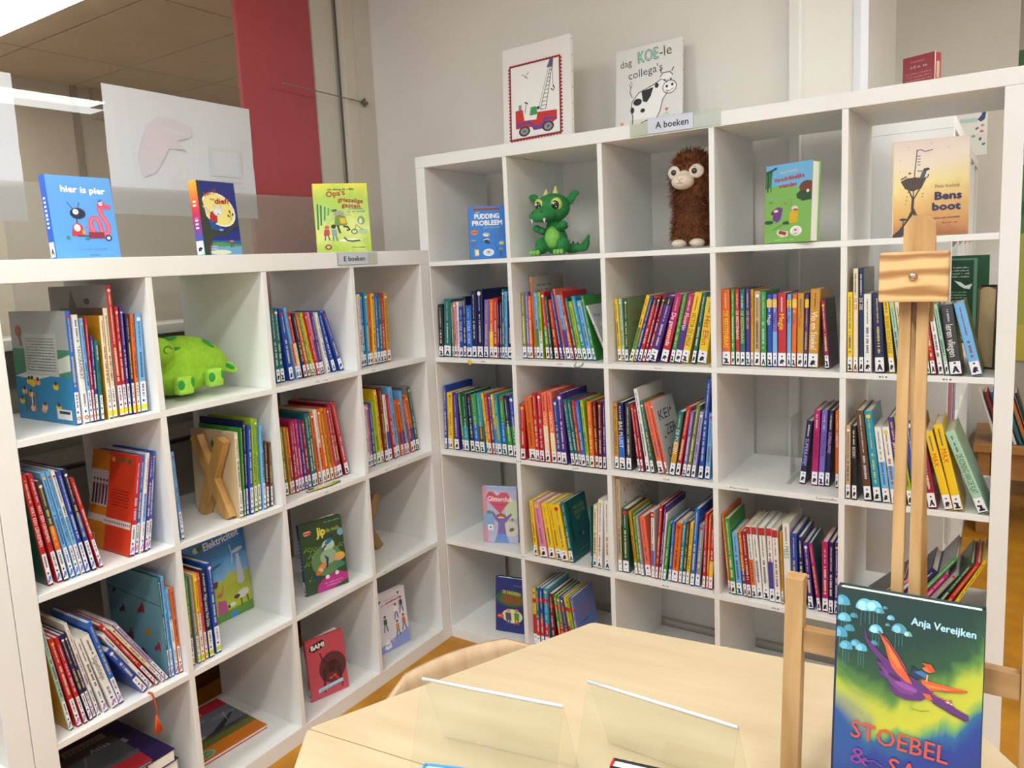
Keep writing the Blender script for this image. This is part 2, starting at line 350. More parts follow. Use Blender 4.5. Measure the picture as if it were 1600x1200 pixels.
# left wall with the long interior window
ZS = 1.285
struct(box('wall_left', XL-.14, -4.2, 0, XL, YB, ZS-.03, noisy('#8f8d88', '#878580', 4, .7, bump=.1, bscale=200)))
struct(box('wall_left_top', XL-.14, -4.2, 2.62, XL, YB, CEIL, WALL))
struct(box('wall_left_pier', XL-.14, .33, ZS-.03, XL, YB, 2.62, noisy('#d0c9bc', '#cac2b4', 3, .7)))
win = struct(empty('window_1'))
box('window_sill', XL-.14, -4.2, ZS-.03, XL+.07, .33, ZS, TRIM, win, .002)
for (y0, y1) in ((.265, .33), (-2.45, -2.38)): box('window_frame', XL-.10, y0, ZS, XL-.005, y1, 2.62, FRAME, win, .002)
box('window_frame', XL-.10, -4.2, 2.57, XL-.005, .265, 2.62, FRAME, win, .002)
box('window_seal', XL-.043, .2578, ZS, XL-.036, .2645, 2.57, mat('#5c5852', .6), win)
gp = obj('window_pane', [(XL-.04, -2.38, ZS), (XL-.04, .2575, ZS), (XL-.04, .2575, 2.57), (XL-.04, -2.38, 2.57)], [(0, 1, 2, 3)], glass_mat('window_glass', '#ffffff', .012, .002, 1.5, .05), win)
box('red_panel', XL-.075, -.235, ZS, XL-.055, .13, 2.57, noisy('#b83844', '#ae303c', 2, .5), win)
box('window_frame', XL-.085, .135, ZS, XL-.05, .255, 2.57, mat('#d2ccbe', .5), win)
# frosted film along the foot of the pane
fm = bpy.data.materials.new('frost'); fm.use_nodes = True; nt = fm.node_tree; b = nt.nodes['Principled BSDF']
nz = nt.nodes.new('ShaderNodeTexNoise'); nz.inputs['Scale'].default_value = 420; tc = nt.nodes.new('ShaderNodeTexCoord'); nt.links.new(tc.outputs['Object'], nz.inputs['Vector'])
cr = nt.nodes.new('ShaderNodeValToRGB'); cr.color_ramp.elements[0].color = lin('#a8a298'); cr.color_ramp.elements[1].color = lin('#d2ccc0'); cr.color_ramp.elements[0].position = .3; cr.color_ramp.elements[1].position = .7
nt.links.new(nz.outputs['Fac'], cr.inputs[0]); nt.links.new(cr.outputs[0], b.inputs['Base Color']); b.inputs['Roughness'].default_value = .5; b.inputs['Alpha'].default_value = .30
box('frosted_film', XL-.034, -2.38, ZS, XL-.033, .2, 1.732, fm, win)
# posters taped to the far side of the pane, seen from the back
def sheet(name, y0, y1, z0, z1, x, label, ghost):
    n = 12; vs = []; fs = []
    for i in range(n+1):
        for j in range(n+1):
            a, b = i/n, j/n; fold = .004*max(0, 1-abs(a-.5)*10)+.003*max(0, 1-abs(b-.5)*10)+.0015*sin(a*5+b*3)
            vs.append((x-fold, y0+(y1-y0)*a+.004*b, z0+(z1-z0)*b-.006*a))
    for i in range(n):
        for j in range(n): q = i*(n+1)+j; fs.append((q, q+n+1, q+n+2, q+1))
    pm = mat('#e4e4e8', .8)
    o = obj(name, vs, fs, pm, None, smooth=True); tag(o, label, 'poster')
    a = Art(y1-y0, z1-z0); g1, g2 = '#cfc6ca', '#cccdcf'
    if ghost:      # faint print showing through the paper
        gm = mat('#e0d6dc', .8); gd = mat('#dcdfe2', .8)
        a.poly([(.22, .62), (.25, .72), (.33, .80), (.45, .80), (.55, .74), (.54, .66), (.44, .62), (.5, .55), (.38, .55), (.34, .46), (.28, .34), (.2, .3), (.18, .45)], gm)
        a.line([(.36, .72), (.42, .69), (.48, .68), (.53, .67)], .02, gd)
        a.rect(.66, .35, .9, .6, gd); a.rect(.69, .38, .87, .57, pm)
        for z in (.2, .25, .3): a.scrib(.6, z, .9, .02, gd)
    a.build('poster_print', o, lambda u, v, k: (x+.003+k*4, y0+u+.004*v, z0+v))
    return o
sheet('poster', -.79, -.222, 1.648, 2.055, XL-.049, 'large white poster back with faint dinosaur print, on the window left of red panel', True)
sheet('poster', -1.75, -1.055, 1.625, 2.045, XL-.049, 'white poster back at the left edge of the window, above the blue worm book', False)
# curtain wire across the window end
bm = bmesh.new(); tube(bm, [(XL+.01, -.1, 2.155), (XL+.012, .36, 2.142)], .0022, 6); o = bobj('curtain_wire', bm, mat('#8a8780', .4, .6)); tag(o, 'thin grey tension wire across the upper window end', 'wire')
bm = bmesh.new(); tube(bm, [(XL+.012, .335, 2.143), (XL+.012, .365, 2.142)], .008, 8); tube(bm, [(XL+.012, .35, 2.125), (XL+.012, .35, 2.16)], .005, 8)
tube(bm, [(XL-.001, .362, 2.142), (XL+.014, .362, 2.142)], .006, 8); o = bobj('wire_clamp', bm, mat('#77736c', .35, .7)); tag(o, 'small metal clamp holding the window wire to the corner pier', 'clamp')
# lower wall behind the short bookcase: duct and brown skirting
struct(box('trim_3', XL, -4.2, .90, XL+.05, YB, .94, mat('#a09e98', .6))); struct(box('trim_4', XL, -4.2, .12, XL+.035, YB, .88, noisy('#8c8a86', '#84827e', 5, .7)))
struct(box('baseboard_left', XL, -4.2, 0, XL+.04, YB, .11, wood('#6a4424', '#553418', 'y')))
# the room behind the window
TAN = noisy('#cbb294', '#c4aa8b', 3, .9)
struct(box('wall_far_room', -3.55, -4.2, 0, -3.41, 5.1, CEIL, noisy('#c0b09a', '#b8a892', 2, .8)))
struct(box('trim_7', -3.41, .62, 0, -3.395, .66, CEIL, mat('#8c7c68', .7))); struct(box('trim_5', -3.41, .0, 0, -3.37, .1, CEIL, mat('#d8c6a2', .6)))
struct(box('wall_far_room_end', -3.9, 5.1, 0, XL-.12, 5.2, CEIL, WALL2)); struct(box('trim_6', -3.41, .75, 2.52, -3.36, 5.1, CEIL-.001, mat('#a8947c', .8)))
struct(box('wall_far_room_near', -5, -4.2, 0, -3.55, -4.1, CEIL, WALL2)); struct(box('wall_far_room_front', -3.41, -4.2, 0, XL-.14, -4.1, CEIL, WALL2)); struct(box('wall_far_room_right', XL-.14, YB+.14, 0, XL-.04, 5.1, CEIL, WALL2))
ce = struct(box('ceiling_far_room', -3.9, -4.2, CEIL+.012, XL-.12, 5.2, CEIL+.05, mat('#7c6650', .9)))
tl = None
for i in range(3):
    for j in range(15):
        x0 = -3.87+.0+i*1.2-.06+.0; y0 = -4.16+.6*j+.0
        if tl is None: tl = box('ceiling_tile', .006, .006, 0, 1.194, .594, .012, TAN, ce, .003).data; bpy.data.objects['ceiling_tile'].location = (x0, y0, CEIL)
        else: o = bpy.data.objects.new('ceiling_tile', tl); COL.objects.link(o); o.parent = ce; o.location = (x0, y0, CEIL)
def luminaire(x, y, ax, L, W_, z, label, e):
    g = empty('ceiling_lamp', (x, y, z), 0 if ax == 'y' else pi/2, label, 'lamp', )
    bm = bmesh.new(); bbox(bm, -W_/2-.012, -L/2-.012, 0, W_/2+.012, L/2+.012, .0195); bobj('housing', bm, mat('#e8e6e0', .5), g)
    box('diffuser', -W_/2, -L/2, -.008, W_/2, L/2, .0, mat('#fafffc', .5, emit=e), g)
for k, (x, y, a, L, W_) in enumerate(LAMPS):
    luminaire(x, y, a, L, W_, CEIL-.02, ['long white ceiling lamp over the passage beside the tall bookcase', 'long white ceiling lamp behind the camera, right of the table', 'long white ceiling lamp behind the camera, left of the table', 'long white ceiling lamp at the back of the reading room'][k], 22 if k == 0 else 16)
luminaire(-2.35, -.36, 'x', 1.5, .36, CEIL-.02, 'bright ceiling lamp of the room behind the window', 14)
luminaire(-2.35, -2.8, 'x', 1.5, .36, CEIL-.02, 'added unseen fill lamp on the ceiling of the room behind the window', 14)  # added out of view to brighten the dark room behind the glass
luminaire(-2.0, 3.6, 'x', 1.5, .36, CEIL-.02, 'added unseen fill lamp at the far end of the room behind the window', 14)  # another added fill source for the same dim room, never in frame
luminaire(3.4, 2.4, 'x', 1.5, .21, CA-.02, 'added unseen fill lamp over the passage floor beyond the bookcases', 24)  # put in outside the frame to lift the dark passage wall and floor
# ------------------------------------------------------------------ bookcases
bcR = bookcase('tall_bookcase', MR, 5, 5, TR, 'tall white open cube bookcase of five by five cubbies against the back wall')
bcL = bookcase('low_bookcase', ML, 4, 4, TL, 'lower white cube bookcase of four rows standing under the window')
bookcase('end_bookcase', ML @ Matrix.Translation((-(P_*2-.016+2*TL)-.0015, 0, 0)), 2, 4, TL, 'white cube bookcase at the left edge, joined to the low bookcase')
bookcase('far_bookcase', Matrix.Translation((1.643, .65, 0)) @ Matrix.Rotation(pi/2, 4, 'Z'), 5, 5, TR, 'white cube bookcase in the passage beyond, seen from its end')
# ------------------------------------------------------------------ rows of books
CELLN = {'R12': ('cubby under the blue pudding book', 'A'), 'R22': ('cubby under the green dragon', 'A'), 'R32': ('cubby under the brown alpaca', 'A'),
 'R42': ('cubby under the green picnic cover', 'A'), 'R52': ('cubby behind the easel clamp block', 'A'), 'R13': ('two cubbies under the blue pudding book', 'A'),
 'R23': ('two cubbies under the green dragon', 'A'), 'R33': ('two cubbies under the brown alpaca', 'A'), 'R43': ('mostly empty cubby of five books', 'A'),
 'R53': ('cubby behind the easel slats', 'A'), 'R24': ('cubby three below the green dragon', 'A'), 'R34': ('cubby three below the brown alpaca', 'P'),
 'R44': ('cubby left of the dragon-rider book', 'A'), 'R54': ('sloping pile behind the dragon-rider book', 'N'), 'R25': ('lowest cubby behind the table corner', 'P'),
 'L11': ('cubby left of the green plush', 'I'), 'L31': ('cubby right of the green plush', 'A'), 'L41': ('top cubby nearest the room corner', 'A'),
 'L12': ('cubby left of the wooden X bookend', 'I'), 'L22': ('cubby of the wooden X bookend', 'I'), 'L32': ('cubby of the caterpillar bookmark', 'A'),
 'L42': ('second corner cubby of low bookcase', 'A'), 'L13': ('cubby of the orange tassel', 'I'), 'L23': ('cubby of the windmill cover', 'I')}
TITLES = {'R12': {5: ('VORK VORK', 'cfe0ff'), 7: ('VORK VORK', 'cfe0ff'), 0: ('', '')},
 'R32': {11: ('Floortje', 'fff4e8'), 9: ('De genezende', 'fff4e8'), 12: ('VICTOR DE LINGE', '2a2418'), 14: ('Het Elfen', 'c0242b')},
 'R42': {0: ('DE BEESTENBAAS', 'f4d820'), 2: ('DE BEESTENBAAS', 'f3efe6'), 3: ('DE BEESTENBAAS', 'd8d83c'), 4: ('DE HELDIN', 'e8b83c'), 5: ('DE HEKSEN', 'd04018'), 8: ('Megje', 'f3efe6'), 9: ('Megje', '283c8c'), 10: ('Megje', 'f4d820'),
         11: ('Megje', '204c9c'), 12: ('Megje', '4060a0'), 13: ('Megje', 'd04018'), 15: ('Vlo en Stiekel', 'fff4e8')},
 'R52': {1: ('DE ZEE', 'c0242b'), 2: ('DE ZEE', 'f3efe6'), 5: ('EN WAAR WOONT EEN KOE', '4a4a10'), 15: ('leren vliegen', 'f3efe6')},
 'R33': {1: ('BAS PLUIST', 'f3efe6'), 9: ('DE POEZEN', 'f3efe6')}, 'R23': {4: ('CHOCOLADE', 'fff0c8'), 5: ('CHOCOLADE', 'fff0c8')},
 'R43': {0: ('SUPERJUFFIE!', 'b8b8f4'), 1: ('SUPERJUFFIE', '7c1030'), 2: ('SUPERJUFFIE', '4a2a84'), 3: ('SUPERJUFFIE!', 'd8a8e8'), 4: ('SUPERJUFFIE', 'f3efe6')},
 'R53': {1: ('BOEK!', 'd8d8d8'), 6: ('Janneke', 'f3efe6'), 10: ('MAX', 'd0281c'), 11: ('MAX', 'd0281c'), 12: ('DE KONING VAN DE FLAT', '1c3c30')},
 'R44': {11: ('MEES', '2c8c54')}, 'R54': {}, 'L11': {1: ('TANGRAMKAT', '3c3c44'), 5: ('ATLAS', '202028')},
 'L12': {0: ('WAT EEN GEHEIMEN', 'f3efe6'), 1: ('WAT EEN GEHEIMEN', 'f3efe6')}, 'L13': {10: ('De boekenbus', '202028'), 7: ('Sijpelsteijn', '30303c')},
 'L23': {4: ('Mijn eerste Van Dale', 'f3efe6')}}
TITLES['R12'].pop(0)
MARK = {'L11': lambda i: 'ce07030' if i < 6 else 're8dc20', 'L12': lambda i: 'z3c50b8' if i < 9 else 'zc84c9c', 'L13': lambda i: 'z9c5c9c' if i < 14 else 'zb02c6c',
        'L22': lambda i: 'c40485c', 'L23': lambda i: 'rc8cc30'}
def side_art(root, d, w, side, h, fn):
    a = Art(d, h); fn(a)
    a.build('cover_art', root, (lambda x, y, k: (w+.0003+k, x, y)) if side == 'r' else (lambda x, y, k: (-.0003-k, d-x, y)))
def sa_swim(a):
    a.rect(0, 0, 1, .42, '2c84b4'); a.rect(0, .42, 1, .66, '4c8c6c'); a.rect(0, .66, 1, 1, 'b4b8b4'); a.poly([(0, .40), (.3, .46), (1, .62), (1, .48), (.4, .38)], 'd8dcd0')
    a.rect(.22, .42, .8, .8, 'c4c6c0')
    for k in range(12): a.scrib(.25, .75-.026*k, .76, .011, '50545a')
    r = random.Random(4)
    for k in range(12): x, y = r.uniform(.08, .9), r.uniform(.08, .38); a.ell(x, y, .05, .03, r.choice(('e8a078', 'c03028', 'e8c030', 'f0c0a0')), n=10); a.ell(x, y+.03, .025, .02, '5c3018', n=8)
    for k in range(4): a.line([(.15+.06*k, .08), (.16+.06*k, .26)], .02, ('2c8c54', 'c03028', 'e8e4d8', 'd8702c')[k])
    a.rect(.70, .04, .95, .13, 'e8e8e8'); a.rect(.74, .09, .92, .115, '303038'); a.ell(.14, .82, .05, .05, 'c04838'); a.line([(.14, .8), (.18, .68)], .03, 'b03848')
def sa_music(a):
    a.rect(0, 0, .42, 1, 'd08418'); a.rect(0, .43, .42, .80, 'c8c4c4'); a.rect(.42, 0, 1, 1, 'cc3a1c'); a.rect(0, .27, .42, .34, 'd8d4cc'); a.rect(.34, .26, .98, .33, 'd8d4cc')
    for k in range(14): a.ell(.4+.043*k, .295, .012, .018, '6a3030', n=6)
    for k, c in enumerate(('402c38', '2c3858', '8c5c3c', '5c2848', '4c4c54')):
        x = .08+.075*k; a.line([(x, .45), (x+.01, .55), (x+.01, .66)], .045, c); a.ell(x+.01, .70, .022, .018, '4a2c20', n=10)
    for k in range(4): a.ell(.50+.12*k, .93, .045, .03, ('e8a84c', '5a7040', '50603c', '4c5c38')[k], n=12)
    for k in range(6): a.scrib(.5, .62-.03*k, .9, .012, '8c2010')
    a.rect(.03, .05, .2, .14, 'dcdcdc'); a.rect(.05, .08, .18, .12, '2c2c34')
def sa_butter(a):
    a.rect(0, 0, 1, 1, '6c9ca4'); a.rect(0, .0, 1, .04, '30505c'); a.line([(0, .76), (1, .72)], .008, '20404c')
    for k in range(9): a.scrib(.1, .95-.02*k, .85, .009, '4c7c88')
    for x, y, s_, c in ((.25, .55, .06, '5c2838'), (.62, .62, .08, 'a02c3c'), (.7, .40, .07, 'b89030'), (.85, .28, .07, 'a03848'), (.35, .3, .09, '70404c'), (.55, .12, .12, '3c2838'), (.12, .72, .04, '303c44')):
        a.ell(x, y, s_, s_*.4, c, 35, 10); a.ell(x+.04, y+.02, s_*.8, s_*.35, c, 100, 10)
def sa_kei(a):
    a.rect(0, 0, 1, 1, 'e2e0da')
    for t, x, y in (('KEI', .16, .72), ('ZER', .34, .50), ('OO', .2, .2)): a.text(t, x, y, .14, '1c1c20', wmax=.5 if t != 'OO' else .4)
    a.ell(.75, .82, .05, .03, 'c0382c'); a.ell(.25, .48, .04, .025, 'c0382c'); a.line([(.7, .78), (.78, .9)], .02, '303030')
def sa_swing(a):
    a.rect(0, 0, 1, 1, '7c9a74'); a.text('SWING', .18, .70, .10, 'b8684c', wmax=.6); a.text('SONG', .2, .54, .09, '50704c', wmax=.55); a.ell(.7, .3, .16, .1, '5c7c58'); a.ell(.8, .9, .05, .03, '303830')
def sa_zeg(a):
    a.rect(0, 0, 1, 1, 'c8c8c8'); a.text('Hoe raad je', .1, .78, .07, '34346c', wmax=.75); a.ell(.3, .64, .12, .05, 'e4e4e4'); a.line([(.55, .5), (.6, .4), (.62, .3)], .06, '8c3c38'); a.rect(0, 0, 1, .2, '70747c')
def sa_mimi(a):
    a.rect(0, 0, 1, 1, 'b4b0a4'); a.text('MIJN ZEVEN', .12, .76, .08, '9c2c28', wmax=.6); a.scrib(.15, .88, .6, .025, '50504c')
def sa_tree(a):
    a.rect(0, 0, 1, 1, '0f5c5e'); a.line([(.12, .98), (.18, .8), (.14, .5), (.2, .3)], .05, '0c2c34'); a.line([(.16, .8), (.35, .92)], .02, '0c2c34')
    a.text('WIE IS EEN', .34, .80, .06, 'a8b848', wmax=.5); a.text('DETECTIVE', .38, .71, .06, 'a8b848', wmax=.5); a.text('WAT', .42, .62, .06, 'a8b848', wmax=.2)
    a.ell(.5, .38, .06, .05, '1c2c5c'); a.ell(.62, .36, .05, .04, '70a0b0'); a.scrib(.4, .12, .8, .02, '70a094')
def sa_friends(a):
    a.rect(0, 0, 1, 1, '6c80bc'); a.rect(0, 0, 1, .35, '8c9cb0'); a.text('De leukste', .15, .72, .07, 'c8503c', wmax=.6); a.text('avonturen', .22, .62, .07, 'c8503c', wmax=.6); a.scrib(.2, .5, .8, .03, '303c78'); a.ell(.3, .3, .18, .06, 'c02c28', 25); a.line([(.55, .1), (.6, .35)], .1, 'd8c030'); a.line([(.7, .1), (.72, .38)], .1, '3c4c8c')
def sa_plant(a):
    a.rect(0, 0, 1, 1, 'cdb68c'); a.ell(.5, .84, .05, .05, '5c7c3c'); a.line([(.5, .8), (.5, .9)], .02, '4c6c34'); a.scrib(.36, .74, .66, .03, '8c7c5c'); a.rect(.05, .03, .25, .09, 'e4e0d8'); a.rect(.07, .045, .23, .075, '3c2c70')
def sa_dark(a):
    a.rect(0, 0, 1, 1, '4c4a50'); a.rect(0, 0, 1, .5, '5c4858'); a.scrib(.3, .80, .75, .035, '7c7480'); a.scrib(.4, .74, .7, .02, '7c7480'); a.scrib(.35, .3, .7, .02, '6c5868')
def sa_dots(a):
    a.rect(0, 0, 1, 1, 'dcdad4'); r = random.Random(2)
    for k in range(40): x, y = r.uniform(.1, .9), r.uniform(.55, .98); a.line([(x, y), (x+.03, y+.02)], .015, r.choice(('3c2c34', '8c3040')))
    a.rect(0, 0, 1, .5, '1c3c34')
def sa_ghost(a):
    a.rect(0, 0, 1, 1, '9a9590'); a.poly([(.2, .6), (.32, .78), (.4, .98), (.5, .8), (.6, .6)], '6c5c5c'); a.ell(.36, .7, .1, .06, '84605c'); a.ell(.66, .88, .05, .03, '3c3c3c'); a.ell(.8, .68, .06, .05, '7c4434')
SIDE = {('L11', 0): ('l', sa_swim, .27), ('L12', 9): ('l', sa_music, .20), ('L13', 14): ('l', sa_butter, .25), ('R33', 8): ('r', sa_kei, .17), ('R32', 2): ('r', sa_swing, .16), ('R22', 18): ('r', sa_zeg, .16),
        ('R22', 3): ('r', sa_mimi, .22), ('R24', 5): ('r', sa_tree, .15), ('R25', 10): ('r', sa_friends, .15), ('L22', 1): ('l', sa_plant, .2), ('R42', 16): ('r', sa_dark, .14), ('R34', 0): ('r', sa_dots, .24), ('L11', 8): ('l', sa_ghost, .27)}
BAND = {('R25', -1): ('re', .76, .83), ('R34', 6): ('re', .90, .985), ('R34', 20): ('ye', .2, .45)}
for _i in range(5, 10): BAND['R44', _i] = ('re', .885, .985)
for _i in (8, 9, 11, 12, 14): BAND['R42', _i] = ('ye', .82, .93)
for _i in range(5, 9): BAND['R32', _i] = ('bk', .86, .97)
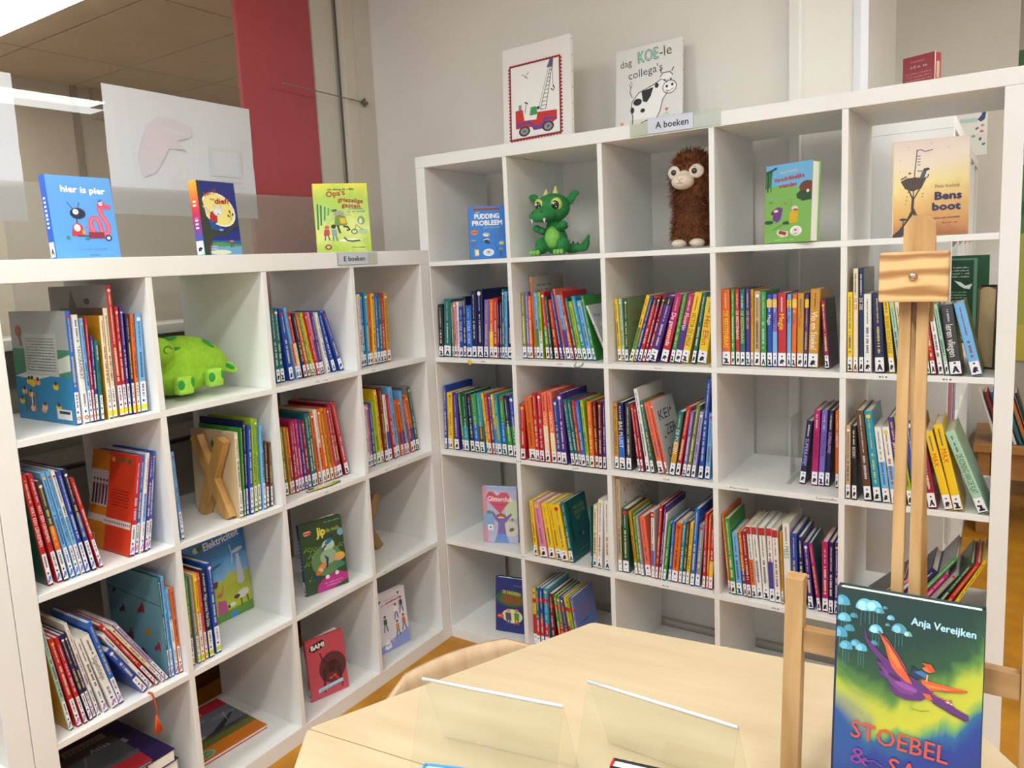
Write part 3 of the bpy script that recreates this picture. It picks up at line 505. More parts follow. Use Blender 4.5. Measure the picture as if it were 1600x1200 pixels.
TABLE = '''R12 0.020 A|0.0418,0.033,0.0217,0.194,bk;0.0643,0.055,0.0314,0.213,te;0.1019,0.028,0.0092,0.199,ol;0.1137,0.020,0.0125,0.203,pk;0.1273,0.028,0.0091,0.203,wh;0.1375,0.039,0.0155,0.184,ro;0.1547,0.036,0.0128,0.221,na;0.1706,0.023,0.0233,0.189,bl;0.1950,0.032,0.0204,0.241,na;0.2165,0.031,0.0254,0.245,na;0.2430,0.064,0.0189,0.209,vi;0.2660,0.049,0.0183,0.210,or/ye;0.2855,0.048,0.0171,0.215,re;0.3057,0.039,0.0059,0.205,bk;0.3128,0.041,0.0069,0.201,pu;0.3204,0.042,0.0114,0.244,te;0.3329,0.042,0.0108,0.236,sk;0.3448,0.046,0.0201,0.223,na
R22 0.045 A|0.3928,0.002,0.0152,0.229,ol;0.4099,-0.003,0.0113,0.231,vi;0.4220,0.000,0.0121,0.218,or;0.4416,-0.030,0.0078,0.284,or|gy;0.4505,-0.021,0.0140,0.228,sk/gr;0.4656,-0.016,0.0118,0.230,li/wh;0.4885,-0.061,0.0138,0.231,re/gr;0.5059,-0.074,0.0084,0.215,dg;0.5219,-0.105,0.0148,0.205,re;0.5444,-0.138,0.0094,0.232,ro;0.5580,-0.151,0.0073,0.242,sa;0.5680,-0.158,0.0152,0.221,sk/ro;0.5870,-0.169,0.0111,0.232,re/or;0.6013,-0.179,0.0110,0.211,te;0.6136,-0.179,0.0148,0.199,li;0.6330,-0.194,0.0146,0.217,tu;0.6486,-0.192,0.0164,0.202,sk;0.6665,-0.193,0.0099,0.217,gr;0.7177,-0.396,0.0080,0.196,wh|gy
R32 0.050 A|0.7544,-0.052,0.0123,0.204,ye;0.7676,-0.041,0.0104,0.204,mt;0.7791,0.002,0.0115,0.205,dg|ol;0.7917,0.300,0.0122,0.221,ye/gr;0.8056,0.298,0.0097,0.218,ro;0.8184,0.292,0.0131,0.217,re;0.8347,0.283,0.0096,0.217,cm;0.8459,0.299,0.0112,0.218,cm;0.8597,0.306,0.0234,0.218,pu;0.8974,0.248,0.0228,0.221,ma/re;0.9270,0.221,0.0137,0.221,gr;0.9422,0.224,0.0201,0.219,ma/pu;0.9645,0.221,0.0228,0.222,ye;0.9976,0.180,0.0124,0.219,te;1.0157,0.160,0.0283,0.204,ye
R42 0.045 A|1.0961,-0.006,0.0243,0.226,or;1.1215,0.001,0.0108,0.226,gr;1.1354,-0.008,0.0126,0.226,re;1.1491,-0.003,0.0144,0.226,te;1.1646,-0.001,0.0124,0.226,pu;1.1782,0.003,0.0087,0.225,mu;1.1879,0.006,0.0178,0.220,be;1.2078,-0.000,0.0158,0.218,gr;1.2258,-0.005,0.0149,0.210,ro;1.2418,-0.006,0.0126,0.210,vi/sk;1.2555,-0.003,0.0231,0.213,re;1.2798,0.005,0.0117,0.209,sk;1.2925,0.013,0.0127,0.209,or;1.3068,0.010,0.0177,0.211,mu;1.3256,0.020,0.0104,0.209,pu;1.3371,0.030,0.0266,0.222,mu;1.3836,-0.069,0.0117,0.191,cm|ch
R52 0.000 A|1.4479,-0.010,0.0132,0.215,ye;1.4621,-0.009,0.0116,0.276,cr;1.4758,-0.014,0.0119,0.276,na|ch;1.4888,-0.016,0.0176,0.209,wh;1.5149,-0.053,0.0234,0.211,na;1.5490,-0.100,0.0137,0.209,ye|dg;1.5713,-0.141,0.0112,0.189,mt;1.5842,-0.144,0.0104,0.189,cr;1.5958,-0.144,0.0103,0.189,cr;1.6074,-0.144,0.0102,0.189,te;1.6188,-0.135,0.0102,0.188,cm;1.6317,-0.144,0.0119,0.189,gr;1.6448,-0.144,0.0118,0.188,re;1.6618,-0.166,0.0117,0.185,wh;1.6768,-0.177,0.0088,0.183,mt;1.6868,-0.144,0.0264,0.180,ch;1.7326,-0.239,0.0235,0.187,sk|ol
R13 0.020 A|0.0418,0.035,0.0116,0.242,ro;0.0563,0.027,0.0091,0.217,ye;0.0665,0.035,0.0139,0.218,ye;0.0870,0.008,0.0224,0.218,pu;0.1245,-0.058,0.0099,0.216,gr;0.1355,-0.019,0.0216,0.217,dg/tu;0.1622,-0.040,0.0186,0.213,na;0.1850,-0.054,0.0212,0.216,gr/bl;0.2073,-0.045,0.0201,0.220,tu/br;0.2349,-0.074,0.0108,0.221,ye;0.2468,-0.057,0.0130,0.220,re/or;0.2609,-0.057,0.0107,0.221,ro;0.2734,-0.062,0.0115,0.221,ye/tu;0.2861,-0.058,0.0163,0.220,tu;0.3034,-0.035,0.0193,0.219,gr/bl;0.3312,-0.070,0.0212,0.220,na/gr;0.3534,-0.059,0.0210,0.220,ro/gr
R23 0.000 A|0.3938,0.022,0.0190,0.198,re;0.4299,-0.059,0.0273,0.223,or;0.4583,-0.034,0.0150,0.240,re;0.4744,-0.024,0.0171,0.241,re;0.4961,-0.039,0.0191,0.244,sa/cr;0.5209,-0.057,0.0189,0.247,sa/cr;0.5409,-0.053,0.0166,0.222,ro;0.5585,-0.051,0.0205,0.243,pu;0.5957,-0.121,0.0140,0.224,te;0.6108,-0.120,0.0118,0.225,te;0.6234,-0.105,0.0118,0.224,re;0.6364,-0.101,0.0158,0.222,bl;0.6533,-0.084,0.0124,0.225,li;0.6666,-0.036,0.0156,0.222,or;0.6832,-0.026,0.0127,0.221,dr;0.6967,0.011,0.0134,0.225,dr;0.7109,0.016,0.0113,0.224,pu
R33 0.020 A|0.7444,-0.003,0.0147,0.220,mu;0.7634,-0.019,0.0205,0.223,na/bl;0.7850,0.003,0.0185,0.221,ch;0.8276,-0.103,0.0090,0.220,re;0.8382,-0.107,0.0086,0.216,cm;0.8560,-0.143,0.0129,0.272,wh;0.8721,-0.152,0.0118,0.233,te|ol;0.8972,-0.205,0.0189,0.231,sa;0.9220,-0.225,0.0084,0.234,sa|wh;0.9310,0.166,0.0174,0.209,te/mu;0.9495,0.183,0.0143,0.225,re;0.9714,0.153,0.0120,0.211,vi;0.9844,0.164,0.0129,0.233,ol;1.0009,0.152,0.0125,0.213,lc;1.0244,0.104,0.0143,0.313,ro;1.0437,0.084,0.0154,0.209,sk
R43 0.090 A|1.3048,0.111,0.0168,0.192,na;1.3389,0.034,0.0173,0.224,ma;1.3573,0.043,0.0161,0.226,vi;1.3745,0.050,0.0130,0.225,na;1.4039,-0.005,0.0092,0.226,or
R53 0.000 A|1.4467,-0.005,0.0124,0.207,be;1.4628,-0.019,0.0130,0.206,bk;1.4936,-0.099,0.0193,0.249,br;1.5176,-0.113,0.0190,0.249,tu;1.5403,-0.125,0.0172,0.208,wh/sk;1.5607,-0.135,0.0176,0.210,wh/sk;1.5831,-0.153,0.0130,0.237,pu;1.5997,-0.164,0.0134,0.241,li;1.6143,-0.156,0.0255,0.231,ro;1.6463,-0.178,0.0206,0.228,cm;1.6836,-0.251,0.0190,0.209,ye;1.7039,-0.234,0.0206,0.228,ye;1.7571,-0.373,0.0230,0.219,mt
R24 0.010 A|0.4253,-0.067,0.0154,0.202,ye;0.4538,-0.128,0.0286,0.201,pk;0.4867,-0.143,0.0243,0.200,ye;0.5149,-0.156,0.0240,0.201,ye;0.5403,-0.155,0.0253,0.202,ye;0.5670,-0.143,0.0166,0.213,te|te;0.6507,0.004,0.0046,0.213,te;0.6561,0.041,0.0149,0.220,cr;0.6723,0.051,0.0184,0.242,wh;0.6991,0.019,0.0213,0.241,wh
R34 0.020 P|0.7469,-0.004,0.0143,0.320,be|wh;0.7623,0.004,0.0225,0.220,dg|dg;0.8067,-0.093,0.0100,0.214,mu;0.8179,-0.086,0.0100,0.208,gr;0.8295,-0.089,0.0104,0.203,gy;0.8431,-0.099,0.0198,0.201,sa;0.8636,0.011,0.0112,0.228,wh/vi;0.8759,0.087,0.0097,0.250,re;0.8867,0.103,0.0073,0.250,pu;0.8956,0.101,0.0054,0.227,wh;0.9022,0.118,0.0100,0.197,gr;0.9184,0.093,0.0104,0.203,bl;0.9299,0.101,0.0212,0.200,or;0.9530,0.096,0.0107,0.206,tu;0.9652,0.093,0.0106,0.211,ch;0.9766,0.098,0.0114,0.208,ye;0.9922,0.083,0.0140,0.256,bl;1.0074,0.090,0.0156,0.207,gy;1.0319,0.052,0.0103,0.244,re;1.0432,0.056,0.0072,0.241,or;1.0514,0.055,0.0132,0.207,re
R44 0.020 A|1.1157,-0.084,0.0067,0.250,or;1.1237,-0.084,0.0158,0.239,gr;1.1407,-0.078,0.0175,0.197,sk;1.1613,-0.088,0.0106,0.202,or/pu;1.1730,-0.086,0.0128,0.206,cm;1.1870,-0.084,0.0140,0.226,wh/or;1.2021,-0.084,0.0156,0.226,wh;1.2189,-0.068,0.0190,0.227,wh;1.2390,-0.047,0.0145,0.230,wh/ro;1.2547,-0.048,0.0165,0.228,wh;1.2723,-0.030,0.0066,0.219,mu;1.2801,-0.030,0.0205,0.249,wh;1.3015,-0.021,0.0174,0.222,ro;1.3247,-0.044,0.0131,0.213,na;1.3473,-0.087,0.0146,0.200,pu;1.3726,-0.134,0.0103,0.202,ma|te;1.3840,-0.011,0.0168,0.210,ma;1.4016,-0.002,0.0130,0.213,na;1.4157,-0.001,0.0125,0.213,pu
R54 0.030 N|1.4508,0.794,0.0087,0.192,br|ch;1.4831,0.711,0.0069,0.198,pk;1.5009,0.680,0.0070,0.204,wh;1.5172,0.683,0.0193,0.219,na;1.5569,0.608,0.0098,0.264,gr|gy;1.5765,0.584,0.0124,0.197,ma;1.5926,0.586,0.0122,0.209,gy;1.6205,0.528,0.0099,0.242,dg;1.6411,0.498,0.0100,0.242,re;1.6628,0.462,0.0087,0.244,ye
R25 0.030 P|0.3928,0.008,0.0148,0.213,ye/re;0.4099,0.001,0.0141,0.222,te/re;0.4261,-0.004,0.0140,0.224,ro/re;0.4412,-0.002,0.0199,0.225,tu/re;0.4697,-0.038,0.0186,0.209,dr;0.5039,-0.108,0.0130,0.208,gr/re;0.5186,-0.111,0.0129,0.208,ol/re;0.5372,-0.134,0.0122,0.208,ro/re;0.5532,-0.146,0.0098,0.210,ye/re;0.5672,-0.161,0.0109,0.210,li;0.5794,-0.136,0.0121,0.215,vi|vi
L11 0.030 I|0.1969,0.017,0.0119,0.267,bl|sk;0.2128,0.005,0.0136,0.257,wh;0.2276,0.013,0.0090,0.248,sk;0.2373,0.023,0.0058,0.248,re;0.2441,0.036,0.0075,0.205,pu;0.2531,0.034,0.0086,0.193,te;0.2715,0.022,0.0094,0.250,cr|mu;0.2829,0.021,0.0112,0.267,cr|br;0.2993,0.005,0.0131,0.322,re|gy;0.3134,0.018,0.0098,0.268,re;0.3242,0.024,0.0081,0.267,pu;0.3336,0.031,0.0082,0.249,na;0.3436,0.038,0.0090,0.248,or;0.3545,0.046,0.0174,0.247,sk
L31 0.060 I|0.7932,0.007,0.0088,0.226,sk;0.8076,-0.013,0.0151,0.227,te;0.8263,-0.024,0.0153,0.225,te;0.8567,-0.088,0.0174,0.221,ro;0.8863,-0.137,0.0107,0.225,sk/or;0.8982,-0.127,0.0128,0.207,re/cr;0.9142,-0.138,0.0129,0.205,na;0.9333,-0.162,0.0110,0.205,or;0.9481,-0.175,0.0096,0.205,gr;0.9604,-0.183,0.0096,0.205,ye;0.9709,-0.182,0.0097,0.204,re;0.9816,-0.179,0.0098,0.204,pk/pu;0.9927,-0.144,0.0126,0.201,pu;1.0132,-0.179,0.0127,0.201,wh;1.0385,-0.234,0.0154,0.203,ro;1.0703,-0.305,0.0169,0.207,ro
L41 0.045 A|1.1525,0.005,0.0148,0.246,wh;1.1684,0.005,0.0150,0.247,bl;1.1845,0.016,0.0151,0.248,tu;1.2007,0.026,0.0153,0.245,or;1.2172,0.025,0.0155,0.244,ye;1.2342,0.023,0.0156,0.241,bl;1.2510,0.022,0.0158,0.240,te;1.2679,0.022,0.0160,0.243,re;1.2884,0.007,0.0161,0.242,mu
L12 0.030 I|0.0903,-0.101,0.0120,0.268,re|dg;0.1105,-0.128,0.0111,0.267,re;0.1228,-0.128,0.0122,0.248,ch/or;0.1392,-0.140,0.0107,0.264,sk;0.1532,-0.149,0.0092,0.265,sk;0.1646,-0.152,0.0093,0.264,wh/sk;0.1751,-0.148,0.0111,0.259,ro;0.1894,-0.156,0.0112,0.260,na/ro;0.2079,-0.183,0.0096,0.236,re;0.2804,0.199,0.0142,0.249,re|or;0.2972,0.193,0.0095,0.248,bl;0.3089,0.189,0.0089,0.251,wh/sk;0.3205,0.182,0.0090,0.249,pu;0.3316,0.177,0.0090,0.250,bl
L22 0.020 I|0.4190,-0.020,0.0097,0.237,sk|ro;0.6032,0.030,0.0125,0.245,cr|cr;0.6207,0.054,0.0053,0.254,gr;0.6286,0.059,0.0075,0.272,na;0.6394,0.067,0.0118,0.256,ro;0.6559,0.059,0.0108,0.273,li;0.6711,0.046,0.0109,0.270,li;0.6864,0.046,0.0099,0.249,sk;0.7009,0.061,0.0096,0.197,br;0.7153,0.064,0.0081,0.191,br
L32 0.060 A|0.8045,-0.011,0.0141,0.214,ol;0.8247,-0.036,0.0083,0.213,mu;0.8341,-0.030,0.0089,0.210,or/cm;0.8442,-0.023,0.0108,0.227,cm;0.8596,-0.040,0.0115,0.228,ma;0.8722,-0.036,0.0116,0.227,ma;0.8864,-0.044,0.0117,0.225,pu;0.8992,-0.044,0.0118,0.220,cm;0.9127,-0.046,0.0119,0.239,te;0.9257,-0.047,0.0120,0.239,te;0.9423,-0.063,0.0121,0.238,or;0.9596,-0.081,0.0135,0.244,wh/or;0.9757,-0.088,0.0143,0.244,or;0.9947,-0.103,0.0124,0.244,mu;1.0103,-0.112,0.0093,0.243,or;1.0212,-0.116,0.0106,0.243,ma;1.0335,-0.118,0.0147,0.254,cm;1.0605,-0.162,0.0175,0.255,re|dr
L42 0.050 A|1.1572,-0.015,0.0126,0.217,wh;1.1744,-0.031,0.0128,0.220,pk;1.1883,-0.032,0.0129,0.223,ro;1.2063,-0.049,0.0185,0.223,li;1.2284,-0.060,0.0146,0.263,ye;1.2441,-0.048,0.0168,0.267,dr;1.2655,-0.063,0.0170,0.238,wh/ro;1.2922,-0.099,0.0136,0.236,re;1.3070,-0.083,0.0210,0.260,sk;1.3352,-0.112,0.0125,0.210,or/pu;1.3521,-0.127,0.0118,0.209,or/pu;1.3647,-0.104,0.0120,0.238,sk;1.3875,-0.152,0.0128,0.205,or/pu;1.4012,-0.142,0.0182,0.216,or/pu;1.4206,-0.142,0.0169,0.246,dg|gy
L13 0.020 I|0.0887,-0.132,0.0097,0.283,mt|mu;0.1062,-0.159,0.0115,0.238,re;0.1215,-0.171,0.0094,0.236,re;0.1351,-0.184,0.0095,0.237,na;0.1458,-0.186,0.0081,0.236,na;0.1562,-0.191,0.0082,0.258,wh;0.1707,-0.215,0.0127,0.210,wh;0.1903,-0.240,0.0188,0.212,wh;0.2108,-0.224,0.0126,0.239,bl;0.2703,-0.496,0.0154,0.166,ro|ro;0.2919,-0.511,0.0105,0.217,wh;0.3076,-0.520,0.0094,0.248,re;0.3243,-0.538,0.0092,0.232,cr;0.3357,-0.531,0.0099,0.236,lc;0.3454,-0.007,0.0054,0.275,te|te;0.3517,0.002,0.0076,0.275,sk;0.3642,-0.016,0.0084,0.238,sk/wh;0.3737,-0.013,0.0103,0.236,or
L23 0.020 I|0.4108,0.022,0.0107,0.248,gr;0.4286,-0.002,0.0085,0.248,gy;0.4383,0.005,0.0109,0.246,ye/wh;0.4528,-0.006,0.0096,0.245,sa;0.4635,-0.007,0.0149,0.252,na|na;0.4876,-0.013,0.0173,0.260,ro|bl'''
ORD = ['first', 'second', 'third', 'fourth', 'fifth', 'sixth', 'seventh', 'eighth', 'ninth', 'tenth', 'eleventh', 'twelfth', 'thirteenth', 'fourteenth', 'fifteenth', 'sixteenth', 'seventeenth', 'eighteenth', 'nineteenth', 'twentieth', 'twenty-first', 'twenty-second']
used = set()
for row in TABLE.strip().split('\n'):
    hd, dat = row.split('|', 1); key, v, kind0 = hd.split(); v = float(v)
    cell, kind = CELLN[key]; U, c_, r_ = key[0], int(key[1]), int(key[2])
    z0 = zR(r_) if U == 'R' else zL(r_); M0 = MR if U == 'R' else ML
    it = [q.split(',') for q in dat.split(';')]; rr = random.Random(key)
    base = [q[4].split('|')[0].split('/')[0] for q in it]
    for i, q in enumerate(it):
        x, th, w, h = map(float, q[:4]); cc = q[4]; cov = None; c2 = None
        if '|' in cc: cc, cov = cc.split('|')
        if '/' in cc: cc, c2 = cc.split('/')
        cov = cov or cc
        size = 'thin' if w < .009 else 'thick' if w > .024 else 'tall' if h > .245 else 'slim' if w < .013 else ''
        nm = (size+' '+CNAME[cc]).strip()+(' and '+CNAME[c2] if c2 else '')
        if i == 0: rel = 'leftmost of its row'
        elif i == len(it)-1: rel = 'rightmost of its row'
        else: rel = 'between %s and %s ones' % (CNAME[base[i-1]], CNAME[base[i+1]])
        lab = '%s book %s, %s' % (nm, rel, cell)
        if lab in used or len(lab.split()) > 16: lab = '%s book, %s from the left, %s' % (nm, ORD[i], cell)
        if len(lab.split()) > 16: lab = '%s book, %s from left, %s' % (CNAME[cc], ORD[i], cell)
        used.add(lab)
        sd = SIDE.get((key, i)); d = sd[2] if sd else min(h*rr.uniform(.66, .76), .22)
        zz = z0+.0003+(w*sin(th) if th > 0 else 0)
        vv = v+rr.uniform(-.003, .003)+.003
        if U == 'L' and key in ('L11', 'L13', 'L12') and not sd: d = min(h*rr.uniform(.72, .82), .24)
        if key == 'L23': d = .145
        root = empty('book', M=M0 @ Matrix.Translation((x, vv, zz)) @ Matrix.Rotation(th, 4, 'Y'), label=lab, cat='book', group='books in the '+cell)
        book_shell(root, w, d, h, cmat(cc), cmat(cov), PAPERW if rr.random() < .3 else PAPER)
        tt = TITLES.get(key, {}).get(i); tt = (tt[0], tt[1], h*.72, w*.62) if tt else None
        spine_print(root, w, h, cc, c2, 'T' if kind == 'N' else kind, MARK.get(key, lambda i: 'c40485c')(i) if kind == 'I' else None, tt, rr, BAND.get((key, i)) or BAND.get((key, -1)))
        if sd: side_art(root, d, w, sd[0], h, sd[1])
# ------------------------------------------------------------------ picture books shown face out
def fbook(M, u, v, z, W, T, H, yaw, lean, label, spine, cover, art=None, panel=None, group='picture books shown face out', roll=0, pages=PAPERW, fan=0, sticker=True):
    a = R_(lean)
    root = empty('picture_book', M=M @ Matrix.Translation((u, v, z+.0004+T*sin(a)+max(0, W*sin(R_(roll))))) @ Matrix.Rotation(R_(yaw), 4, 'Z') @ Matrix.Rotation(R_(roll), 4, 'Y') @ Matrix.Rotation(-a, 4, 'X'), label=label, cat='book', group=group)
    # shell built with its spine to the left and its front board towards -y
    b = min(.0022, T*.2)
    box('cover', 0, 0, 0, W, b, H, cover, root, .0006); box('back_cover', 0, T-b, 0, W, T, H, cover, root, .0006)
    box('spine', -.0015, .0002, 0, .0012, T-.0002, H, spine, root, .0005)
    if fan:      # slightly open: the pages fan out behind the front board
        n = 5
        for k in range(n):
            t = k/(n-1); y = b+.002+fan*t
            obj('page_leaf', [(.003, b+.001+(T-2*b)*t, .003), (W-.008, y, .003), (W-.008, y, H-.003), (.003, b+.001+(T-2*b)*t, H-.003), (.003, b+.0016+(T-2*b)*t, .003), (W-.008, y+.0008, .003), (W-.008, y+.0008, H-.003), (.003, b+.0016+(T-2*b)*t, H-.003)],
                [(0, 1, 2, 3), (7, 6, 5, 4), (3, 2, 6, 7), (1, 5, 6, 2), (0, 4, 5, 1), (0, 3, 7, 4)], pages, root)
    else: box('pages', .0015, b+.0001, .0025, W-.004, T-b-.0001, H-.0025, pages, root)
    if panel: obj('cover_panel', [(.001, -.0001, .001), (W-.001, -.0001, .001), (W-.001, -.0001, H-.001), (.001, -.0001, H-.001)], [(0, 1, 2, 3)], panel, root)
    if art:
        A = Art(W, H); art(A); A.build('cover_art', root, front)
    sp = Art(T, H)
    if T > .008:
        r = random.Random(label); sp.scrib(.3, .5, .7, .01, 'f0ece4')
        if sticker: sp.rect(.05, .02, .95, .2, LABEL); pictogram(sp, .15, .05, .85, .12, r)
        for k in range(9): sp.rect(.3, .36+.05*k, .7, .385+.05*k, 'f0ece4') if r.random() < .8 else None
    sp.build('spine_print', root, lambda x, y, k: (-.0018-k, T-x, y))
    return root
def art_worm(a):
    a.text('hier is pier', .55, .80, .075, 'ffffff', 'c', -1, .68, .006)
    a.line([(.34, .60), (.27, .68)], .01, '1c2c5c'); a.line([(.42, .60), (.45, .68)], .01, '1c2c5c')
    a.line([(.38, .48), (.38, .42)], .015, '1c1c30'); a.poly([(.27, .27), (.31, .40), (.38, .44), (.45, .40), (.47, .27)], 'cc3440'); a.ell(.37, .37, .05, .055, 'f0ece8'); a.ell(.46, .32, .025, .035, 'e8a83c')
    a.ell(.41, .545, .12, .085, '1c2440'); a.ell(.38, .565, .045, .042, 'f4f4f8'); a.ell(.39, .565, .008, .008, '101018')
    worm = [(.50, .39), (.54, .37), (.57, .30)]; a.line(worm, .02, 'd85c70')
    body = [(.64, .30), (.60, .36), (.585, .44), (.62, .49), (.70, .49), (.735, .42), (.74, .34), (.78, .30), (.85, .31), (.87, .38), (.84, .45), (.79, .52), (.76, .60), (.77, .66)]
    a.line(body, .075, 'e0506c'); a.line(body, .03, 'ec7c90')
    a.ell(.80, .655, .07, .055, 'e0506c'); a.poly([(.80, .67), (.92, .66), (.95, .63), (.92, .60), (.80, .62)], 'e0506c'); a.ell(.79, .675, .03, .032, 'f8f8f8'); a.ell(.80, .675, .01, .01, '181828')
    a.poly([(.74, .70), (.80, .73), (.82, .71), (.78, .69)], '3468b4'); a.rect(.53, .24, .78, .32, '8c2c40'); a.line([(.36, .27), (.54, .27)], .014, '202438')
    a.ell(.84, .245, .052, .047, '1c2448'); a.ell(.84, .245, .03, .027, 'c8dcf4'); a.ell(.21, .25, .03, .03, '1c8c7c', 50); a.ell(.50, .235, .035, .022, '1c8c7c')
    a.scrib(.32, .10, .82, .018, '6484c8'); a.scrib(.50, .03, .66, .012, '34507c')
def art_thief(a):
    a.rect(0, 0, 1, 1, '1c2878'); a.ell(.50, .62, .46, .33, 'f4f0e0', -25); a.ell(.50, .62, .42, .30, 'f0e084', -25)
    a.rect(0, 0, 1, .30, '1c2c84'); a.rect(.15, .10, 1, .20, '2c5c9c'); a.poly([(.15, .17), (.5, .18), (1, .14), (1, .11), (.15, .13)], '54944c'); a.rect(.1, 0, 1, .12, '6ca4cc'); a.ell(.42, .04, .28, .05, 'e8e4b8')
    a.poly([(0, 1), (.05, 1), (.08, .8), (.16, .5), (.22, .36), (.4, .32), (.6, .32), (.75, .40), (.9, .44), (1, .46), (1, .42), (.8, .36), (.66, .28), (.5, .26), (.34, .27), (.24, .22), (.14, 0), (0, 0)], '343c28')
    a.ell(.18, .62, .12, .025, 'b4c4dc', -35); a.poly([(.26, .58), (.22, .46), (.42, .44), (.44, .55), (.34, .60)], 'b8242c'); a.ell(.46, .59, .12, .085, 'dce0e8'); a.poly([(.36, .64), (.38, .73), (.42, .66)], 'c0c8d4'); a.poly([(.52, .66), (.60, .70), (.56, .62)], 'c0c8d4')
    a.ell(.43, .60, .03, .03, 'ffffff'); a.ell(.51, .59, .03, .03, 'ffffff'); a.ell(.44, .60, .01, .01, '181818'); a.ell(.50, .59, .01, .01, '181818'); a.ell(.47, .56, .02, .01, '7c3444')
    a.poly([(.2, .46), (.22, .36), (.34, .34), (.48, .34), (.52, .37), (.36, .41), (.40, .46)], '24508c'); a.ell(.50, .345, .06, .02, '90bce0')
    for x, y, r in ((.78, .60, 20), (.86, .56, -30), (.74, .54, 60)): a.ell(x, y, .02, .035, '2c4c28', r)
    a.line([(.80, .48), (.80, .60)], .012, '2c4c28'); a.ell(.74, .19, .06, .025, 'c8744c'); a.line([(.72, .17), (.71, .10)], .02, '283c50'); a.line([(.77, .17), (.77, .10)], .02, '283c50')
    a.text('ben jij', .16, .79, .055, '9c4418', 'l', 18, .34, .004); a.text('een', .30, .745, .03, '4c3820', 'l', 0, .12); a.text('dief?', .42, .70, .07, 'a42024', 'l', 2, .38, .006)
    a.text('Lekker', .16, .11, .028, 'f0d8ec', 'l', 0, .2); a.text('lezen', .15, .075, .028, 'f0d8ec', 'l', 0, .18); a.text('Zwijsen', .13, .035, .028, 'f0d8ec', 'l', 0, .24)
def art_garden(a):
    a.scrib(.26, .90, .74, .03, '30401c'); a.text("Opa's", .24, .80, .08, 'a03c24', 'l', 8, .34, .005); a.text('griezelige', .44, .74, .06, 'a03c24', 'l', -5, .46, .005); a.text('gasten', .50, .66, .06, 'a03c24', 'l', -5, .34, .005)
    a.scrib(.62, .62, .90, .02, '2c7c6c'); a.scrib(.60, .58, .92, .02, '2c7c6c')
    for x in (.04, .10, .17, .24, .30): a.line([(x, .3+x), (x+.02, .72-x*.3)], .03, ('2c7c50', '247048', '3c8c58', '4c9c60', '6cac64')[int(x*14) % 5])
    a.ell(.44, .56, .10, .06, '9c9c90'); a.ell(.36, .61, .05, .02, '40443c', 15); a.poly([(.36, .52), (.34, .38), (.58, .40), (.55, .52), (.44, .55)], '6c8c34'); a.poly([(.44, .50), (.46, .42), (.56, .42), (.54, .50)], 'e0b428')
    a.line([(.40, .40), (.42, .32), (.44, .28)], .035, '202420'); a.line([(.50, .38), (.58, .37), (.62, .33), (.56, .32)], .035, '202420'); a.line([(.34, .50), (.26, .46)], .02, 'c8a888'); a.line([(.55, .54), (.66, .54)], .02, 'c8a888')
    a.ell(.20, .37, .045, .035, 'c8603c'); a.poly([(.15, .34), (.13, .25), (.24, .25), (.24, .34)], 'b43c44'); a.line([(.16, .25), (.15, .18)], .02, '34446c'); a.line([(.21, .25), (.24, .18)], .02, '34446c')
    a.ell(.32, .38, .045, .04, '28282c'); a.poly([(.28, .34), (.28, .25), (.38, .25), (.37, .34)], '7ca09c'); a.line([(.31, .25), (.30, .17)], .02, '4c6484'); a.line([(.35, .25), (.38, .17)], .02, '4c6484')
    a.ell(.84, .46, .07, .08, '7ca05c'); a.ell(.83, .45, .03, .05, 'd4dcb8'); a.ell(.70, .30, .06, .05, '4c6438'); a.ell(.70, .30, .04, .034, 'd4e0a8'); a.ell(.86, .30, .09, .05, 'a8c89c'); a.line([(.70, .30), (.74, .40), (.86, .32)], .014, '5c7c4c')
    a.ell(.62, .175, .22, .03, 'ece8c8'); a.line([(.50, .22), (.56, .17), (.66, .16), (.80, .17)], .03, '3c5c44'); a.ell(.20, .085, .06, .05, '6c2418'); a.ell(.20, .085, .035, .03, 'd8a888'); a.scrib(.62, .06, .92, .018, '5c7c3c')
def art_pudding(a):
    a.rect(.12, .92, .86, .97, '9c4828'); a.scrib(.14, .93, .84, .025, '3c1c10'); a.text('HET', .2, .87, .025, 'e8f0f8', 'l', 0, .12)
    a.text('PUDDING', .5, .765, .09, 'f2f2f0', 'c', 0, .66, .008); a.text('PROBLEEM', .5, .64, .09, 'f2f2f0', 'c', 0, .80, .008); a.text('JRG BERGER', .62, .58, .03, '9cc8a8', 'c', 0, .42)
    a.ell(.14, .51, .10, .07, 'dc7c1c'); a.scrib(.07, .50, .22, .02, '4c2810'); a.ell(.46, .46, .09, .055, 'e4e0dc'); a.line([(.42, .48), (.50, .49), (.53, .44)], .015, '303030'); a.poly([(.38, .40), (.46, .40), (.56, .28), (.42, .30)], '1c2028'); a.line([(.38, .36), (.46, .38), (.54, .36)], .03, 'e4d8cc')
    a.ell(.50, .12, .15, .10, 'f0f0f0'); a.ell(.50, .12, .10, .067, 'dcdcdc'); a.ell(.5, .13, .03, .02, '40484c')
    for x, y, c, r in ((.84, .55, '8c4838', 25), (.72, .42, 'a03430', 5), (.10, .36, 'c8b838', -5), (.09, .28, 'a43428', 0), (.9, .44, '8c4838', 10)): a.ell(x, y, .08, .013, c, r)
    a.rect(.12, .06, .24, .19, 'e0b420'); a.rect(.15, .08, .23, .17, 'f0e8d0'); a.rect(.80, .26, .92, .32, 'e0c84c'); a.ell(.84, .17, .06, .05, '8c9098'); a.line([(.82, .04), (.84, .16)], .04, '404c5c'); a.line([(.66, .3), (.78, .12)], .012, '203c70')
